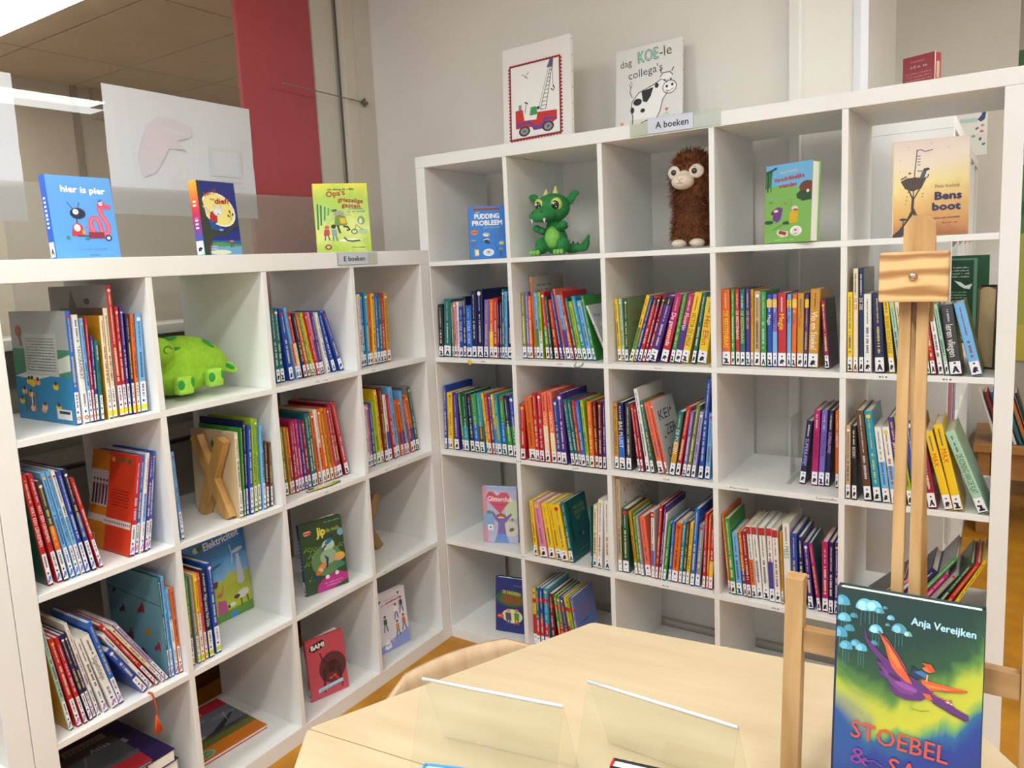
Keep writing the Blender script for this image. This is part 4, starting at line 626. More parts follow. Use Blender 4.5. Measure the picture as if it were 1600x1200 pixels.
def art_picnic(a):
    a.rect(0, 0, 1, 1, '7cb458'); a.poly([(0, 1), (1, 1), (1, .66), (.6, .70), (.3, .73), (0, .72)], '6cb0dc'); a.poly([(0, .93), (.16, .95), (.1, .72), (0, .70)], '2c7844'); a.line([(.06, .9), (.05, .66)], .03, '1c4c30'); a.line([(.12, .9), (.12, .66)], .02, '1c4c30'); a.line([(0, .9), (.24, .96)], .04, '183c44')
    a.ell(.90, .68, .16, .115, '6c3c2c'); a.poly([(.68, .60), (.76, .64), (1, .62), (1, .52), (.82, .51), (.70, .55)], '244c30'); a.ell(.92, .63, .03, .03, 'dcdcd4')
    a.text('Marieke Witteveen', .5, .885, .03, 'e8dc50', 'c', 4, .36); a.text('Verschrikkelijke', .20, .775, .055, 'b01c24', 'l', 4, .64, .004); a.text('vrienden', .30, .695, .055, 'b01c24', 'l', 3, .38, .004)
    a.ell(.25, .41, .12, .05, '8c2c30', 25); a.poly([(.18, .30), (.20, .40), (.28, .46), (.40, .44), (.36, .30), (.28, .26)], '6c3c8c'); a.ell(.25, .41, .05, .025, 'e0dcd4'); a.ell(.10, .27, .10, .035, '24542c'); a.ell(.50, .25, .1, .03, '24542c')
    a.poly([(.54, .24), (.56, .38), (.64, .42), (.74, .38), (.72, .25)], 'd8b020'); a.ell(.66, .43, .07, .04, 'e0d8cc'); a.ell(.67, .41, .05, .02, 'c04838'); a.ell(.15, .58, .03, .04, '8ca0a8'); a.line([(.10, .52), (.18, .53)], .01, '283c28')
    a.poly([(.28, .12), (.30, .17), (.54, .14), (.52, .08), (.38, .07)], 'e4dcd0'); a.poly([(.32, .12), (.34, .16), (.50, .135), (.48, .09)], 'a83430'); a.ell(.70, .145, .125, .09, 'f2f0ee'); a.ell(.70, .15, .085, .06, 'e0dcd8'); a.ell(.69, .155, .025, .02, 'c04038'); a.scrib(.63, .10, .77, .015, '4c4c54')
    a.scrib(.24, .03, .66, .018, 'b8dc8c'); a.line([(.18, .16), (.42, .24)], .006, '2c4c28'); a.ell(.46, .50, .05, .01, 'c05c40', 5); a.line([(.58, .56), (.58, .46)], .005, '2c4c28')
def art_boat(a):
    D = '33261e'
    a.poly([(0, 0), (.12, 0), (.24, .06), (.20, .12), (.08, .05), (0, .02)], '3c2838'); a.line([(.02, .01), (.10, .06), (.20, .16), (.27, .27)], .045, D)
    a.line([(.27, .30), (.30, .16)], .022, D); a.line([(.27, .30), (.20, .14), (.10, .04)], .02, D); a.line([(.27, .30), (.35, .16)], .02, D); a.line([(.27, .28), (.26, .40), (.20, .50)], .02, D); a.line([(.27, .40), (.28, .50)], .015, D); a.line([(.27, .38), (.36, .50)], .018, D); a.line([(.26, .28), (.27, .40)], .035, D)
    a.poly([(.10, .58), (.16, .50), (.26, .47), (.38, .50), (.44, .60), (.30, .615), (.18, .61)], '3c2c24')
    for k in range(7): a.line([(.14+.045*k, .60), (.18+.032*k, .495)], .006, '6c5444')
    a.line([(.28, .60), (.315, .90)], .012, D); a.line([(.315, .89), (.36, .90), (.42, .875), (.52, .89)], .012, '4c3c5c')
    for y in (.83, .80, .77, .74): a.line([(.32, y), (.36, y+.005)], .012, '4c5460')
    a.poly([(.35, .60), (.38, .66), (.44, .70), (.44, .66), (.41, .60)], '3c5460'); a.ell(.44, .69, .045, .022, '2c3038', 10); a.line([(.32, .68), (.40, .675)], .012, '3c5460'); a.line([(.40, .60), (.46, .61), (.47, .64)], .014, '2c2c30')
    a.ell(.22, .66, .02, .015, '8c3428'); a.line([(.10, .60), (.18, .63)], .02, '50402c')
    for y, x in ((.46, .20), (.42, .19), (.38, .18), (.34, .17), (.44, .40), (.41, .39)): a.ell(x, y, .010, .008, '40302c', 30, 6)
    a.ell(.14, .18, .05, .02, '30302c'); a.line([(.14, .10), (.14, .18)], .012, '30302c')
    a.text('Pieter Koolwijk', .56, .49, .035, '7c5c3c', 'l', 0, .32); a.text('Bens', .56, .37, .075, '2c1c50', 'l', 0, .34, .008); a.text('boot', .53, .26, .075, '2c1c50', 'l', 0, .36, .008); a.scrib(.50, .17, .88, .018, '8c5434'); a.scrib(.66, .12, .86, .014, '7c4428')
    for x, y in ((.2, .93), (.5, .95), (.72, .90), (.09, .80), (.09, .68)): a.ell(x, y, .012, .006, 'a89c9c', 0, 6)
def art_heart(a):
    a.rect(0, 0, 1, 1, 'b8b4d0'); a.rect(0, 0, .12, 1, 'd090a4'); a.rect(.1, .94, 1, 1, '98b4d8'); a.ell(.30, .84, .22, .12, 'c8d0e0'); a.ell(.85, .6, .22, .3, 'c8d4b0'); a.ell(.75, .25, .3, .22, 'd0ccb4'); a.ell(.16, .4, .16, .28, '84a8d0')
    a.poly([(.50, .52), (.30, .64), (.12, .76), (.10, .85), (.18, .91), (.30, .91), (.42, .84), (.56, .90), (.72, .90), (.80, .82), (.76, .72), (.62, .62)], 'cc5468'); a.text('Glitterclub', .14, .74, .085, 'f0e8e8', 'l', 0, .72, .004); a.scrib(.34, .67, .62, .03, '8c4c84')
    a.ell(.52, .47, .15, .085, 'a0643c'); a.ell(.52, .42, .11, .08, 'e8c4a4'); a.poly([(.38, .49), (.52, .54), (.66, .49), (.60, .47), (.44, .47)], 'a0643c'); a.ell(.48, .43, .014, .014, '2c1c18'); a.ell(.57, .43, .014, .014, '2c1c18'); a.line([(.49, .385), (.55, .385)], .012, 'b04c50')
    a.poly([(.44, .35), (.34, .42), (.24, .54), (.28, .57), (.42, .44), (.62, .44), (.82, .54), (.84, .50), (.62, .34), (.66, .14), (.40, .14)], '7c68a8'); a.poly([(.40, .16), (.30, 0), (.74, 0), (.66, .16)], '6c90cc'); a.rect(.12, .22, .28, .32, 'e8e8e8'); a.ell(.2, .27, .03, .03, '5c6cb0'); a.ell(.18, .54, .08, .05, '5c8c74'); a.ell(.82, .24, .08, .05, '5c6468', 30); a.ell(.85, .42, .04, .04, '5c8c60')
def art_kids(a):
    a.rect(0, 0, 1, 1, '1f2f74'); a.ell(.5, .62, .5, .25, '2c5c44'); a.ell(.5, .6, .4, .18, '4c6434'); a.scrib(.56, .86, .88, .03, '4c70a8')
    for y, t, c in ((.70, 'DE KINDEREN', 'b8b850'), (.62, 'VAN DE', 'b03c28'), (.54, 'APENROTS', 'b03c28')): a.text(t, .5, y, .06, c, 'c', -4, .56, .005)
    a.ell(.52, .30, .33, .21, 'd8dc98'); a.ell(.40, .40, .07, .05, 'c89c7c'); a.poly([(.30, .36), (.48, .36), (.50, .22), (.32, .22)], '5c4878'); a.line([(.36, .22), (.36, .14)], .05, '3c4c8c'); a.line([(.44, .22), (.45, .14)], .05, '3c4c8c'); a.ell(.66, .41, .06, .05, 'b88c6c'); a.poly([(.58, .37), (.74, .37), (.74, .24), (.60, .24)], '5c8c3c'); a.line([(.63, .24), (.61, .15)], .05, 'b06c34'); a.line([(.70, .24), (.72, .15)], .05, 'b06c34'); a.ell(.14, .28, .11, .075, 'c02c24'); a.scrib(.07, .27, .22, .02, 'f0e0d0')
def art_mouse(a):
    a.rect(0, 0, 1, 1, '28482c'); a.ell(.55, .42, .36, .34, '5c8458'); a.ell(.62, .62, .15, .12, 'b8d0b8'); a.ell(.60, .46, .20, .16, '98b490')
    for x, y in ((.12, .62), (.2, .52), (.1, .42), (.26, .6), (.9, .56), (.95, .4), (.16, .2)):
        for k in range(4): a.ell(x+.04*k-.05, y+.03*(k % 2), .012, .035, ('84a83c', '6c9430')[k % 2], 40*k-50, 8)
    a.ell(.17, .86, .10, .05, 'c84838'); a.scrib(.09, .87, .25, .02, 'f0d0c0'); a.scrib(.10, .83, .24, .02, 'f0d0c0'); a.text('Jip', .38, .78, .12, 'e8dc54', 'l', 0, .2, .008); a.text('de muis', .60, .80, .06, 'a8a850', 'l', 2, .32, .003); a.scrib(.58, .94, .94, .018, '98a890')
    a.ell(.64, .67, .10, .045, '2c70a0', 25); a.ell(.72, .74, .05, .03, '1c2c60'); a.ell(.52, .60, .08, .02, '2c3c70', 40); a.poly([(.50, .50), (.60, .44), (.56, .32), (.50, .30), (.54, .42)], '204060')
    a.ell(.42, .34, .12, .06, 'dc8c4c', 25); a.ell(.38, .30, .06, .05, 'e8b890'); a.ell(.32, .27, .06, .05, 'cc7430'); a.poly([(.12, .22), (.24, .26), (.36, .22), (.3, .16)], '1c3c5c'); a.ell(.86, .42, .12, .09, 'dcb44c'); a.ell(.80, .40, .08, .05, 'e09878'); a.ell(.84, .30, .12, .06, '3c8470'); a.ell(.94, .76, .08, .08, '6cacc0')
    a.poly([(.24, 0), (.28, .10), (.42, .17), (.62, .20), (.82, .21), (1, .16), (1, .08), (.6, 0)], 'b82c84'); a.ell(.52, .18, .05, .045, 'ecdce8'); a.ell(.75, .20, .045, .045, 'ecdce8'); a.scrib(.44, .09, .86, .018, 'e0a0cc'); a.scrib(.48, .05, .8, .018, 'e0a0cc')
def art_bam(a):
    a.rect(0, 0, 1, 1, 'c04c5c'); a.ell(.63, .44, .36, .38, '5c2c38'); a.poly([(.08, .82), (.10, .90), (.44, .95), (.50, .90), (.48, .82), (.18, .78)], '181418'); a.text('BAM!', .14, .82, .075, 'f4f0ec', 'l', 3, .34, .008)
    for k in range(8): s_ = -1 if k < 4 else 1; q = k % 4; a.line([(.60, .42), (.60+s_*.16, .52-.05*q), (.60+s_*.24, .40-.10*q), (.60+s_*.22, .30-.08*q)], .03, '3c1c24')
    a.line([(.56, .50), (.38, .62), (.34, .74)], .03, '3c1c24'); a.ell(.62, .50, .13, .09, '3c1c24'); a.ell(.60, .40, .08, .06, '34161e'); a.ell(.56, .27, .05, .035, 'd04838'); a.ell(.66, .29, .05, .035, 'd04838'); a.ell(.72, .24, .05, .03, 'c03c34')
    a.poly([(.20, .10), (.86, .14), (.86, .20), (.20, .16)], 'a8d4ec'); a.text('Spinnen-sleutels', .24, .118, .028, '202838', 'l', 1, .56)
def art_talk(a):
    a.rect(0, 0, 1, 1, 'dcdce8'); a.poly([(0, 0), (1, 0), (1, .25), (0, .12)], '8c9cd4'); a.text('Matthias en Marcel', .24, .86, .025, 'a03440', 'l', 2, .46); a.text('Een', .14, .79, .03, '30303c', 'l', 2, .14); a.text('spreekbeurt', .30, .80, .045, 'b02434', 'l', 2, .46, .004); a.text('op school', .34, .74, .03, 'b02434', 'l', 2, .3)
    a.ell(.10, .88, .05, .025, '2c4c5c', 30); a.line([(.74, .62), (.76, .92)], .008, '303038'); a.ell(.76, .92, .03, .035, '34282c')
    for y in (.58, .50, .42): a.line([(.58, y), (.98, y+.02)], .012, 'f4f4f8')
    for x, y, c, h in ((.22, .50, '2c5c4c', '2c2018'), (.62, .64, 'f0ece8', '6c4c3c'), (.82, .72, '4c3840', '303038'), (.62, .34, 'd8903c', '3c2418'), (.85, .40, 'cc6c34', '583018')):
        a.ell(x, y+.09, .04, .035, 'd8a484'); a.ell(x, y+.105, .042, .025, h); a.poly([(x-.06, y-.03), (x-.05, y+.06), (x+.05, y+.06), (x+.06, y-.03)], c); a.line([(x-.02, y-.03), (x-.07, y-.16)], .03, '202c4c'); a.line([(x+.02, y-.03), (x+.06, y-.16)], .03, '202c4c')
    a.poly([(.10, .06), (.14, .15), (.22, .22), (.32, .13), (.34, .05), (.2, .03)], 'f0f0f8'); a.scrib(.14, .10, .3, .02, '40406c'); a.ell(.42, .14, .05, .04, 'dc98a0')
def art_mill(a):
    a.poly([(0, 0), (1, 0), (1, .42), (.7, .34), (.3, .26), (0, .22)], 'a8b42c'); a.poly([(0, 0), (1, 0), (1, .10), (.5, .08), (0, .04)], '5c8c34')
    a.text('Elektriciteit', .36, .765, .075, 'e8ecf4', 'l', 6, .56, .003); a.scrib(.50, .74, .86, .012, '24507c'); a.ell(.24, .80, .05, .04, 'c4ccb0'); a.ell(.30, .81, .05, .04, '386c3c')
    a.poly([(.80, .32), (.83, .62), (.87, .62), (.92, .33), (.86, .30)], 'b8c4d4'); a.ell(.86, .66, .09, .028, 'ccd0d8', 8); a.line([(.74, .74), (.77, .64), (.75, .54)], .01, 'd4dce8'); a.ell(.46, .56, .13, .02, '3c5c5c', 14)
    a.poly([(.38, .35), (.42, .42), (.50, .42), (.48, .36)], '5c3828'); a.ell(.86, .20, .10, .06, 'd0ccc4', 10); a.ell(.76, .19, .05, .028, '4c2820'); a.line([(.82, .16), (.82, .08)], .02, '4c3c30'); a.line([(.92, .17), (.93, .10)], .02, '4c3c30'); a.ell(.68, .13, .05, .03, 'd8d4cc'); a.ell(.62, .125, .02, .02, '2c2420')
    a.ell(.50, .27, .05, .03, 'c86c3c'); a.poly([(.44, .08), (.46, .22), (.58, .20), (.60, .08)], 'b04c84'); a.ell(.68, .03, .07, .035, '2c88cc'); a.line([(.54, .28), (.57, .36)], .014, 'c86c3c')
def art_truck(a):
    R1 = 'b0202c'
    a.rect(0, 0, 1, 1, 'e6e2de')
    n = 22
    for k in range(n):
        y = .075+.735*k/n; a.ell(.10, y+.015, .016, .014, R1, 0, 10); a.ell(.865, y+.02, .016, .014, R1, 0, 10)
    for k in range(17): x = .105+.76*k/17; a.ell(x+.02, .82, .018, .012, R1, 0, 10); a.ell(x+.02, .075, .018, .012, R1, 0, 10)
    for q in ([(.115, .08), (.115, .815)], [(.85, .08), (.85, .815)]): a.line(q, .022, '8c1824')
    for q in ([(.105, .815), (.86, .815)], [(.105, .085), (.86, .085)]): a.line(q, .022, '8c1824')
    a.rect(.127, .095, .838, .805, 'eceae6'); a.line([(.30, .72), (.34, .69), (.40, .73)], .01, '6c6c74'); a.line([(.34, .69), (.38, .67)], .012, '6c6c74')
    # ladder crane
    a.line([(.56, .34), (.72, .74)], .008, '303440'); a.line([(.64, .34), (.74, .74)], .008, '303440')
    for k in range(11): t = k/11; a.line([(.56+.16*t, .34+.40*t), (.64+.10*t, .34+.40*t)], .007, '303440')
    a.line([(.54, .36), (.70, .76)], .005, '505460'); a.poly([(.66, .73), (.72, .82), (.76, .80), (.75, .73)], '5c4c7c'); a.line([(.745, .73), (.75, .55)], .006, '303440'); a.line([(.75, .55), (.77, .52), (.75, .50), (.72, .52)], .014, '202430')
    # truck, nobody at the wheel
    a.poly([(.19, .19), (.19, .37), (.30, .37), (.32, .26), (.50, .25), (.52, .32), (.80, .31), (.80, .22), (.70, .18)], 'c42c2c'); a.poly([(.19, .21), (.40, .22), (.46, .15), (.60, .15), (.66, .23), (.80, .22), (.80, .24), (.62, .26), (.56, .19), (.46, .20), (.40, .25), (.19, .24)], '6c3c84')
    a.poly([(.40, .30), (.42, .38), (.50, .38), (.52, .30)], '3c9454'); a.line([(.33, .33), (.36, .44)], .008, '303440'); a.line([(.33, .44), (.38, .42)], .014, '202430'); a.ell(.53, .36, .025, .02, '1c3c6c'); a.rect(.24, .37, .28, .42, '8c8494')
    for x, y in ((.32, .155), (.67, .165)): a.ell(x, y, .085, .064, '3c3030'); a.ell(x, y, .058, .044, '8c8c94'); a.ell(x, y, .02, .015, '50505c')
def art_cow(a):
    K = '1c2028'
    a.rect(0, 0, 1, 1, 'e4e2de'); a.text('dag', .07, .80, .075, '3c4c50', 'l', 6, .18); a.text('KOE', .35, .82, .12, '1c5c50', 'l', 3, .30, .008); a.text('KOE', .352, .822, .115, 'a8d8c4', 'l', 3, .296, .001); a.text('-le', .67, .84, .11, '3c4c50', 'l', 3, .18); a.text("collega's", .20, .66, .085, '3c4c50', 'l', 5, .52)
    body = [(.26, .42), (.24, .34), (.27, .24), (.26, .14), (.30, .10), (.36, .05), (.39, .06), (.34, .14), (.40, .17), (.50, .19), (.56, .17), (.58, .08), (.63, .08), (.62, .18), (.65, .22), (.68, .26), (.72, .38), (.80, .46), (.78, .56), (.70, .60), (.60, .56), (.36, .50)]
    a.poly(body, 'f2f1ee'); a.line(body+[body[0]], .012, K); a.ell(.82, .50, .10, .07, 'f4f3f0'); a.line([(.82+.10*cos(t*.35), .50+.07*sin(t*.35)) for t in range(19)], .010, K); a.ell(.78, .51, .018, .02, K); a.ell(.86, .52, .018, .02, K); a.line([(.76, .47), (.82, .455), (.88, .48)], .008, K)
    a.poly([(.40, .51), (.42, .40), (.48, .38), (.54, .44), (.58, .53)], K); a.ell(.34, .40, .065, .05, K); a.ell(.26, .32, .03, .045, K); a.ell(.42, .30, .035, .03, K); a.ell(.63, .54, .03, .035, K)
    a.ell(.77, .62, .09, .045, 'f2f1ee'); a.line([(.68, .62), (.72, .66), (.82, .66), (.87, .62)], .012, K); a.line([(.70, .66), (.68, .71)], .014, K); a.line([(.85, .66), (.88, .70)], .014, K); a.ell(.75, .58, .012, .014, K); a.ell(.84, .58, .012, .014, K)
    a.line([(.26, .46), (.22, .52), (.24, .58)], .010, K); a.ell(.235, .60, .02, .035, 'f2f1ee'); a.line([(.235, .57), (.215, .60), (.24, .64), (.255, .60), (.235, .57)], .009, K)
    for x, y, c in ((.10, .14, 'd8845c'), (.78, .22, 'd07468'), (.62, .10, 'd07468')): a.ell(x, y+.05, .025, .02, c); a.line([(x, y+.04), (x, y)], .008, '7cb8a8'); a.line([(x-.04, y-.02), (x-.03, y+.01), (x+.04, y-.01)], .018, 'a0d0c4')
# --- on the low bookcase
rain = ramp_mat('rainbow_spine', [(.0, '#3cb48c'), (.2, '#2c5cb4'), (.4, '#8c2c8c'), (.6, '#d02848'), (.8, '#e87828'), (1, '#e8b02c')])
ZT = HL
worm = fbook(ML, .212, .06, ZT, .156, .022, .192, 2, 4, 'light blue picture book with pink worm in wheelbarrow, on the low bookcase', mat('#1c5cc4', .35), mat('#5ba2ea', .35), art_worm)
fbook(ML, .622, .085, ZT, .134, .03, .205, 6, 3, 'night-blue picture book with yellow moon and rainbow spine, on the low bookcase', rain, mat('#1c2878', .35), art_thief)
fbook(ML, 1.092, .145, ZT, .178, .014, .228, -38, 3, 'yellow-green garden picture book above the left white shelf sign', mat('#b8c83c', .4), mat('#c8d044', .35), art_garden,
      ramp_mat('garden_cover', [(0, '#a8c440'), (.3, '#d8e084'), (.55, '#b8d06c'), (.75, '#a8cc50'), (1, '#e4dc48')], noise=.7, nscale=3))
# --- in the tall bookcase
Z1 = zR(1)
fbook(MR, .192, .045, Z1, .132, .018, .186, 36, 3, 'small bright blue picture book with white pudding lettering, in top left cubby', mat('#1450a4', .35), mat('#1c7cd4', .35), art_pudding)
fbook(MR, 1.222, .035, Z1, .148, .036, .213, -24, 3, 'green picnic picture book with round white sticker, in the fourth top cubby', mat('#b03c2c', .4), mat('#7cb458', .35), art_picnic)
fbook(MR, 1.545, .05, Z1, .170, .018, .243, 9, 4, 'sand-coloured picture book with a crow\'s nest, behind the easel mast', mat('#e4d8b4', .4), mat('#d8b878', .35), art_boat,
      ramp_mat('boat_cover', [(0, '#a86434'), (.12, '#c88c50'), (.35, '#e0b468'), (.55, '#ecd890'), (.8, '#ecdccc'), (1, '#e4d0c4')], noise=.35, nscale=2.5))
fbook(MR, .186, .045, zR(4), .132, .016, .212, 18, 3, 'pink and blue picture book with a red heart, fourth cubby down', mat('#b07c94', .4), mat('#b8b4d0', .35), art_heart)
fbook(MR, .212, .055, zR(5), .128, .024, .205, 10, 6, 'dark blue picture book with two children in a circle, bottom left cubby', mat('#1c2c6c', .35), mat('#1f2f74', .35), art_kids, fan=.03)
# --- in the low bookcase
fbook(ML, .862, .075, zL(3), .152, .014, .232, -15, 5, 'dark green picture book with pink foot band, in the low bookcase', mat('#20387c', .35), mat('#28482c', .35), art_mouse, fan=.035)
fbook(ML, .843, .072, TL, .135, .012, .200, -16, 5, 'red picture book with a dark spider and speech bubble, bottom row', mat('#a03c4c', .35), mat('#c04c5c', .35), art_bam, fan=.035)
fbook(ML, 1.183, .075, TL, .133, .020, .213, -8, 5, 'white picture book with walking children and rainbow spine, bottom corner cubby', rain, mat('#dcdce8', .35), art_talk, fan=.02)
fbook(ML, .510, .172, zL(3), .222, .012, .300, 0, 4, 'large blue and green picture book with a white windmill and sheep', mat('#2c6ca4', .4), mat('#3c88c4', .35), art_mill,
      ramp_mat('mill_cover', [(.0, '#a8b42c'), (.28, '#b4bc38'), (.32, '#7cb4dc'), (.5, '#3c88c8'), (.75, '#2c74b8'), (1, '#3c8cc4')], noise=.3, nscale=3, tilt=-.15))
# lying airport book
t = empty('picture_book', M=ML @ Matrix.Translation((.455, .105, TL+.0005)) @ Matrix.Rotation(R_(-3), 4, 'Z'), label='airport picture book with red top band, lying flat in the bottom row', cat='book')
box('cover', 0, 0, .0, .225, .265, .0018, mat('#b02c3c', .4), t); box('pages', .002, .003, .0019, .222, .262, .0095, PAPERW, t); box('front_cover', 0, 0, .0096, .225, .265, .0115, mat('#c86c14', .35), t)
A = Art(.225, .265)
A.rect(.0, .0, 1, .22, 'c8701c'); A.rect(0, .20, 1, .34, '64682c'); A.rect(0, .32, 1, .42, '4c5048'); A.rect(0, .40, 1, .80, '707484'); A.ell(.3, .7, .3, .06, '888c9c'); A.ell(.8, .62, .2, .05, '868a98'); A.rect(0, .80, 1, 1, 'c02838')
A.text('vliegtuig', .08, .85, .07, 'f0c8cc', 'l', 0, .56); A.rect(.20, .58, .27, .64, 'd8dce4'); A.rect(.22, .48, .25, .58, '9ca0ac'); A.poly([(.5, .42), (.9, .60), (.92, .58), (.62, .38)], '2c3038'); A.ell(.5, .38, .1, .03, '303438'); A.ell(.75, .36, .1, .02, '34383c'); A.ell(.3, .40, .08, .03, 'b0b4b8'); A.line([(.78, .5), (.84, .68)], .01, 'c8ccd4')
A.ell(.14, .10, .14, .09, '8cb08c'); A.ell(.14, .10, .10, .065, '5c845c'); A.scrib(.06, .09, .22, .02, 'dce4d0')
A.build('cover_art', t, lambda x, y, k: (x, y, .0117+k))
# stack of large books lying in the bottom left cubby
def lying(u, v, z, W, D, T, yaw, label, cov, artf=None, group='large books lying in the bottom left cubby'):
    t = empty('book', M=ML @ Matrix.Translation((u, v, z)) @ Matrix.Rotation(R_(yaw), 4, 'Z'), label=label, cat='book', group=group)
    box('cover', 0, 0, 0, W, D, .002, cov, t); box('pages', .004, .003, .0021, W-.003, D-.003, T-.0021, PAPERW, t); box('front_cover', 0, 0, T-.002, W, D, T, cov, t); box('spine', -.002, 0, 0, -.0001, D, T, cov, t)
    if artf: a = Art(W, D); artf(a); a.build('cover_art', t, lambda x, y, k: (x, y, T+.0002+k))
z = TL+.0005
for k, (T, c, lb) in enumerate(((.042, '#3c2c34', 'thick white-paged book at the bottom of the lying stack'), (.040, '#50485c', 'second book up in the lying stack, bottom left cubby'), (.036, '#2c2c34', 'third book up in the lying stack, bottom left cubby'))):
    lying(.095+.004*k, .03+.002*k, z, .250, .26, T, -1.5+1.2*k, lb, mat(c, .4)); z += T+.0006
def ar_p(a): a.rect(0, 0, 1, 1, '2c1c54'); a.rect(.62, .55, .84, .66, '8c88a0'); a.scrib(.5, .74, .8, .04, '6c5c9c'); a.scrib(.3, .3, .8, .05, '6c5c9c')
def ar_m(a): a.rect(0, 0, 1, 1, '4c1a44'); a.rect(.45, .5, 1, 1, '8c8478'); a.rect(.45, .42, 1, .5, 'a03c1c'); a.text('ONTDEK', .08, .2, .10, 'b8b0c0', 'l', 0, .5); [a.ell(.5+.06*(k % 9), .56+.05*(k//9), .02, .015, '4c2430', 0, 6) for k in range(70)]
def ar_g(a): a.rect(0, 0, 1, 1, '484a50'); a.rect(0, 0, 1, .3, '9c2028'); a.line([(.3, .5), (.45, .8)], .03, '6c7078'); a.text('Atlas', .55, .8, .10, 'c8c8cc', 'l', 0, .3); a.rect(0, .0, .3, .6, '101014')
lying(.098, .028, z, .245, .262, .034, 1, 'navy-purple covered book on top of the white-paged stack', mat('#2c1c54', .4), ar_p); z += .0346
lying(.060, .03, z, .20, .24, .010, -3, 'purple magazine with grey patterned panel on the lying stack', mat('#4c1a44', .4), ar_m); z += .0106
lying(.105, .02, z, .165, .20, .008, -2, 'dark grey magazine with a red foot, topmost of lying stack', mat('#484a50', .4), ar_g)
# ------------------------------------------------------------------ wooden X bookends
def xend(M, label, c1='#c89a58', c2='#a87c3c', W=.15, H=.235, th=.022):
    g = empty('x_bookend', M=M, label=label, cat='bookend', group='wooden X bookends')
    L = math.hypot(W-.03, H-.01); a = math.atan2(W-.03, H)
    for s, z0, z1 in ((1, 0, th), (-1, 0, th)):
        bm = bmesh.new(); bbox(bm, -.018, -th/2, -.004, .018, th/2, L, .0012)
        bmesh.ops.transform(bm, matrix=Matrix.Translation((s*-(W/2-.018), 0, .002)) @ Matrix.Rotation(s*a, 4, 'Y') @ Matrix.Translation((0, 0, .003)), verts=bm.verts)
        bmesh.ops.bisect_plane(bm, geom=bm.verts[:]+bm.edges[:]+bm.faces[:], plane_co=(0, 0, 0), plane_no=(0, 0, -1), clear_outer=True)
        bmesh.ops.bisect_plane(bm, geom=bm.verts[:]+bm.edges[:]+bm.faces[:], plane_co=(0, 0, H), plane_no=(0, 0, 1), clear_outer=True)
        bmesh.ops.holes_fill(bm, edges=bm.edges)
        if s < 0: bmesh.ops.translate(bm, vec=(0, .0004, 0), verts=bm.verts)
        bobj('slat', bm, wood(c1, c2, 'z', 30), g)
xend(ML @ Matrix.Translation((.5895, .105, zL(2)+.0005)) @ Matrix.Rotation(pi/2, 4, 'Z'), 'pale wooden X bookend in front of the kraft-coloured book')
xend(ML @ Matrix.Translation((1.235, .20, zL(3)+.0005)), 'dark-edged X bookend half hidden in the corner cubby of the low bookcase', '#9c7848', '#7c5c34', .15, .21, .1)
# ------------------------------------------------------------------ green dragon toy
G1 = noisy('#2f8a48', '#277c3e', 120, .85, bump=.5, bscale=900); G2 = noisy('#8ccc60', '#7cc052', 120, .85, bump=.5, bscale=900); YC = noisy('#d8d890', '#ccc880', 90, .85); BK = mat('#0c0c10', .12, coat=1); WT = mat('#f4f2ea', .5)
dr = empty('dragon_toy', M=MR @ Matrix.Translation((.492, .135, Z1+.003)) @ Matrix.Rotation(R_(6), 4, 'Z') @ Matrix.Diagonal((1.09, 1.07, 1.06, 1)), label='green plush dragon sitting in the second cubby of the top row', cat='plush toy')
blob('body', [((0, 0, .048), (.040, .034, .046)), ((0, -.002, .085), (.028, .026, .03)), ((0, -.012, .150), (.056, .048, .046)), ((-.016, -.050, .128), (.042, .036, .024)), ((-.020, -.074, .124), (.034, .020, .020)),
    ((-.036, -.028, .030), (.020, .030, .026)), ((.038, -.028, .030), (.020, .030, .026)), ((-.040, -.052, .012), (.017, .024, .012)), ((.040, -.052, .012), (.017, .024, .012)),
    ((-.034, -.028, .078), (.012, .024, .012), (0, 0, .6)), ((-.046, -.040, .086), (.013, .013, .012)), ((.034, -.026, .088), (.012, .024, .012), (0, 0, -.6)), ((.042, -.038, .094), (.016, .014, .013)),
    ((.050, .020, .018), (.030, .018, .016)), ((.078, .022, .018), (.024, .013, .013)), ((.096, .018, .030), (.012, .010, .018), (0, .3, 0)), ((.104, .014, .048), (.006, .007, .014), (0, .4, 0))], G1, dr, .0032, 4)
bm = bmesh.new(); ellips(bm, (0, -.022, .056), (.026, .020, .036)); bobj('belly_patch', bm, G2, dr)
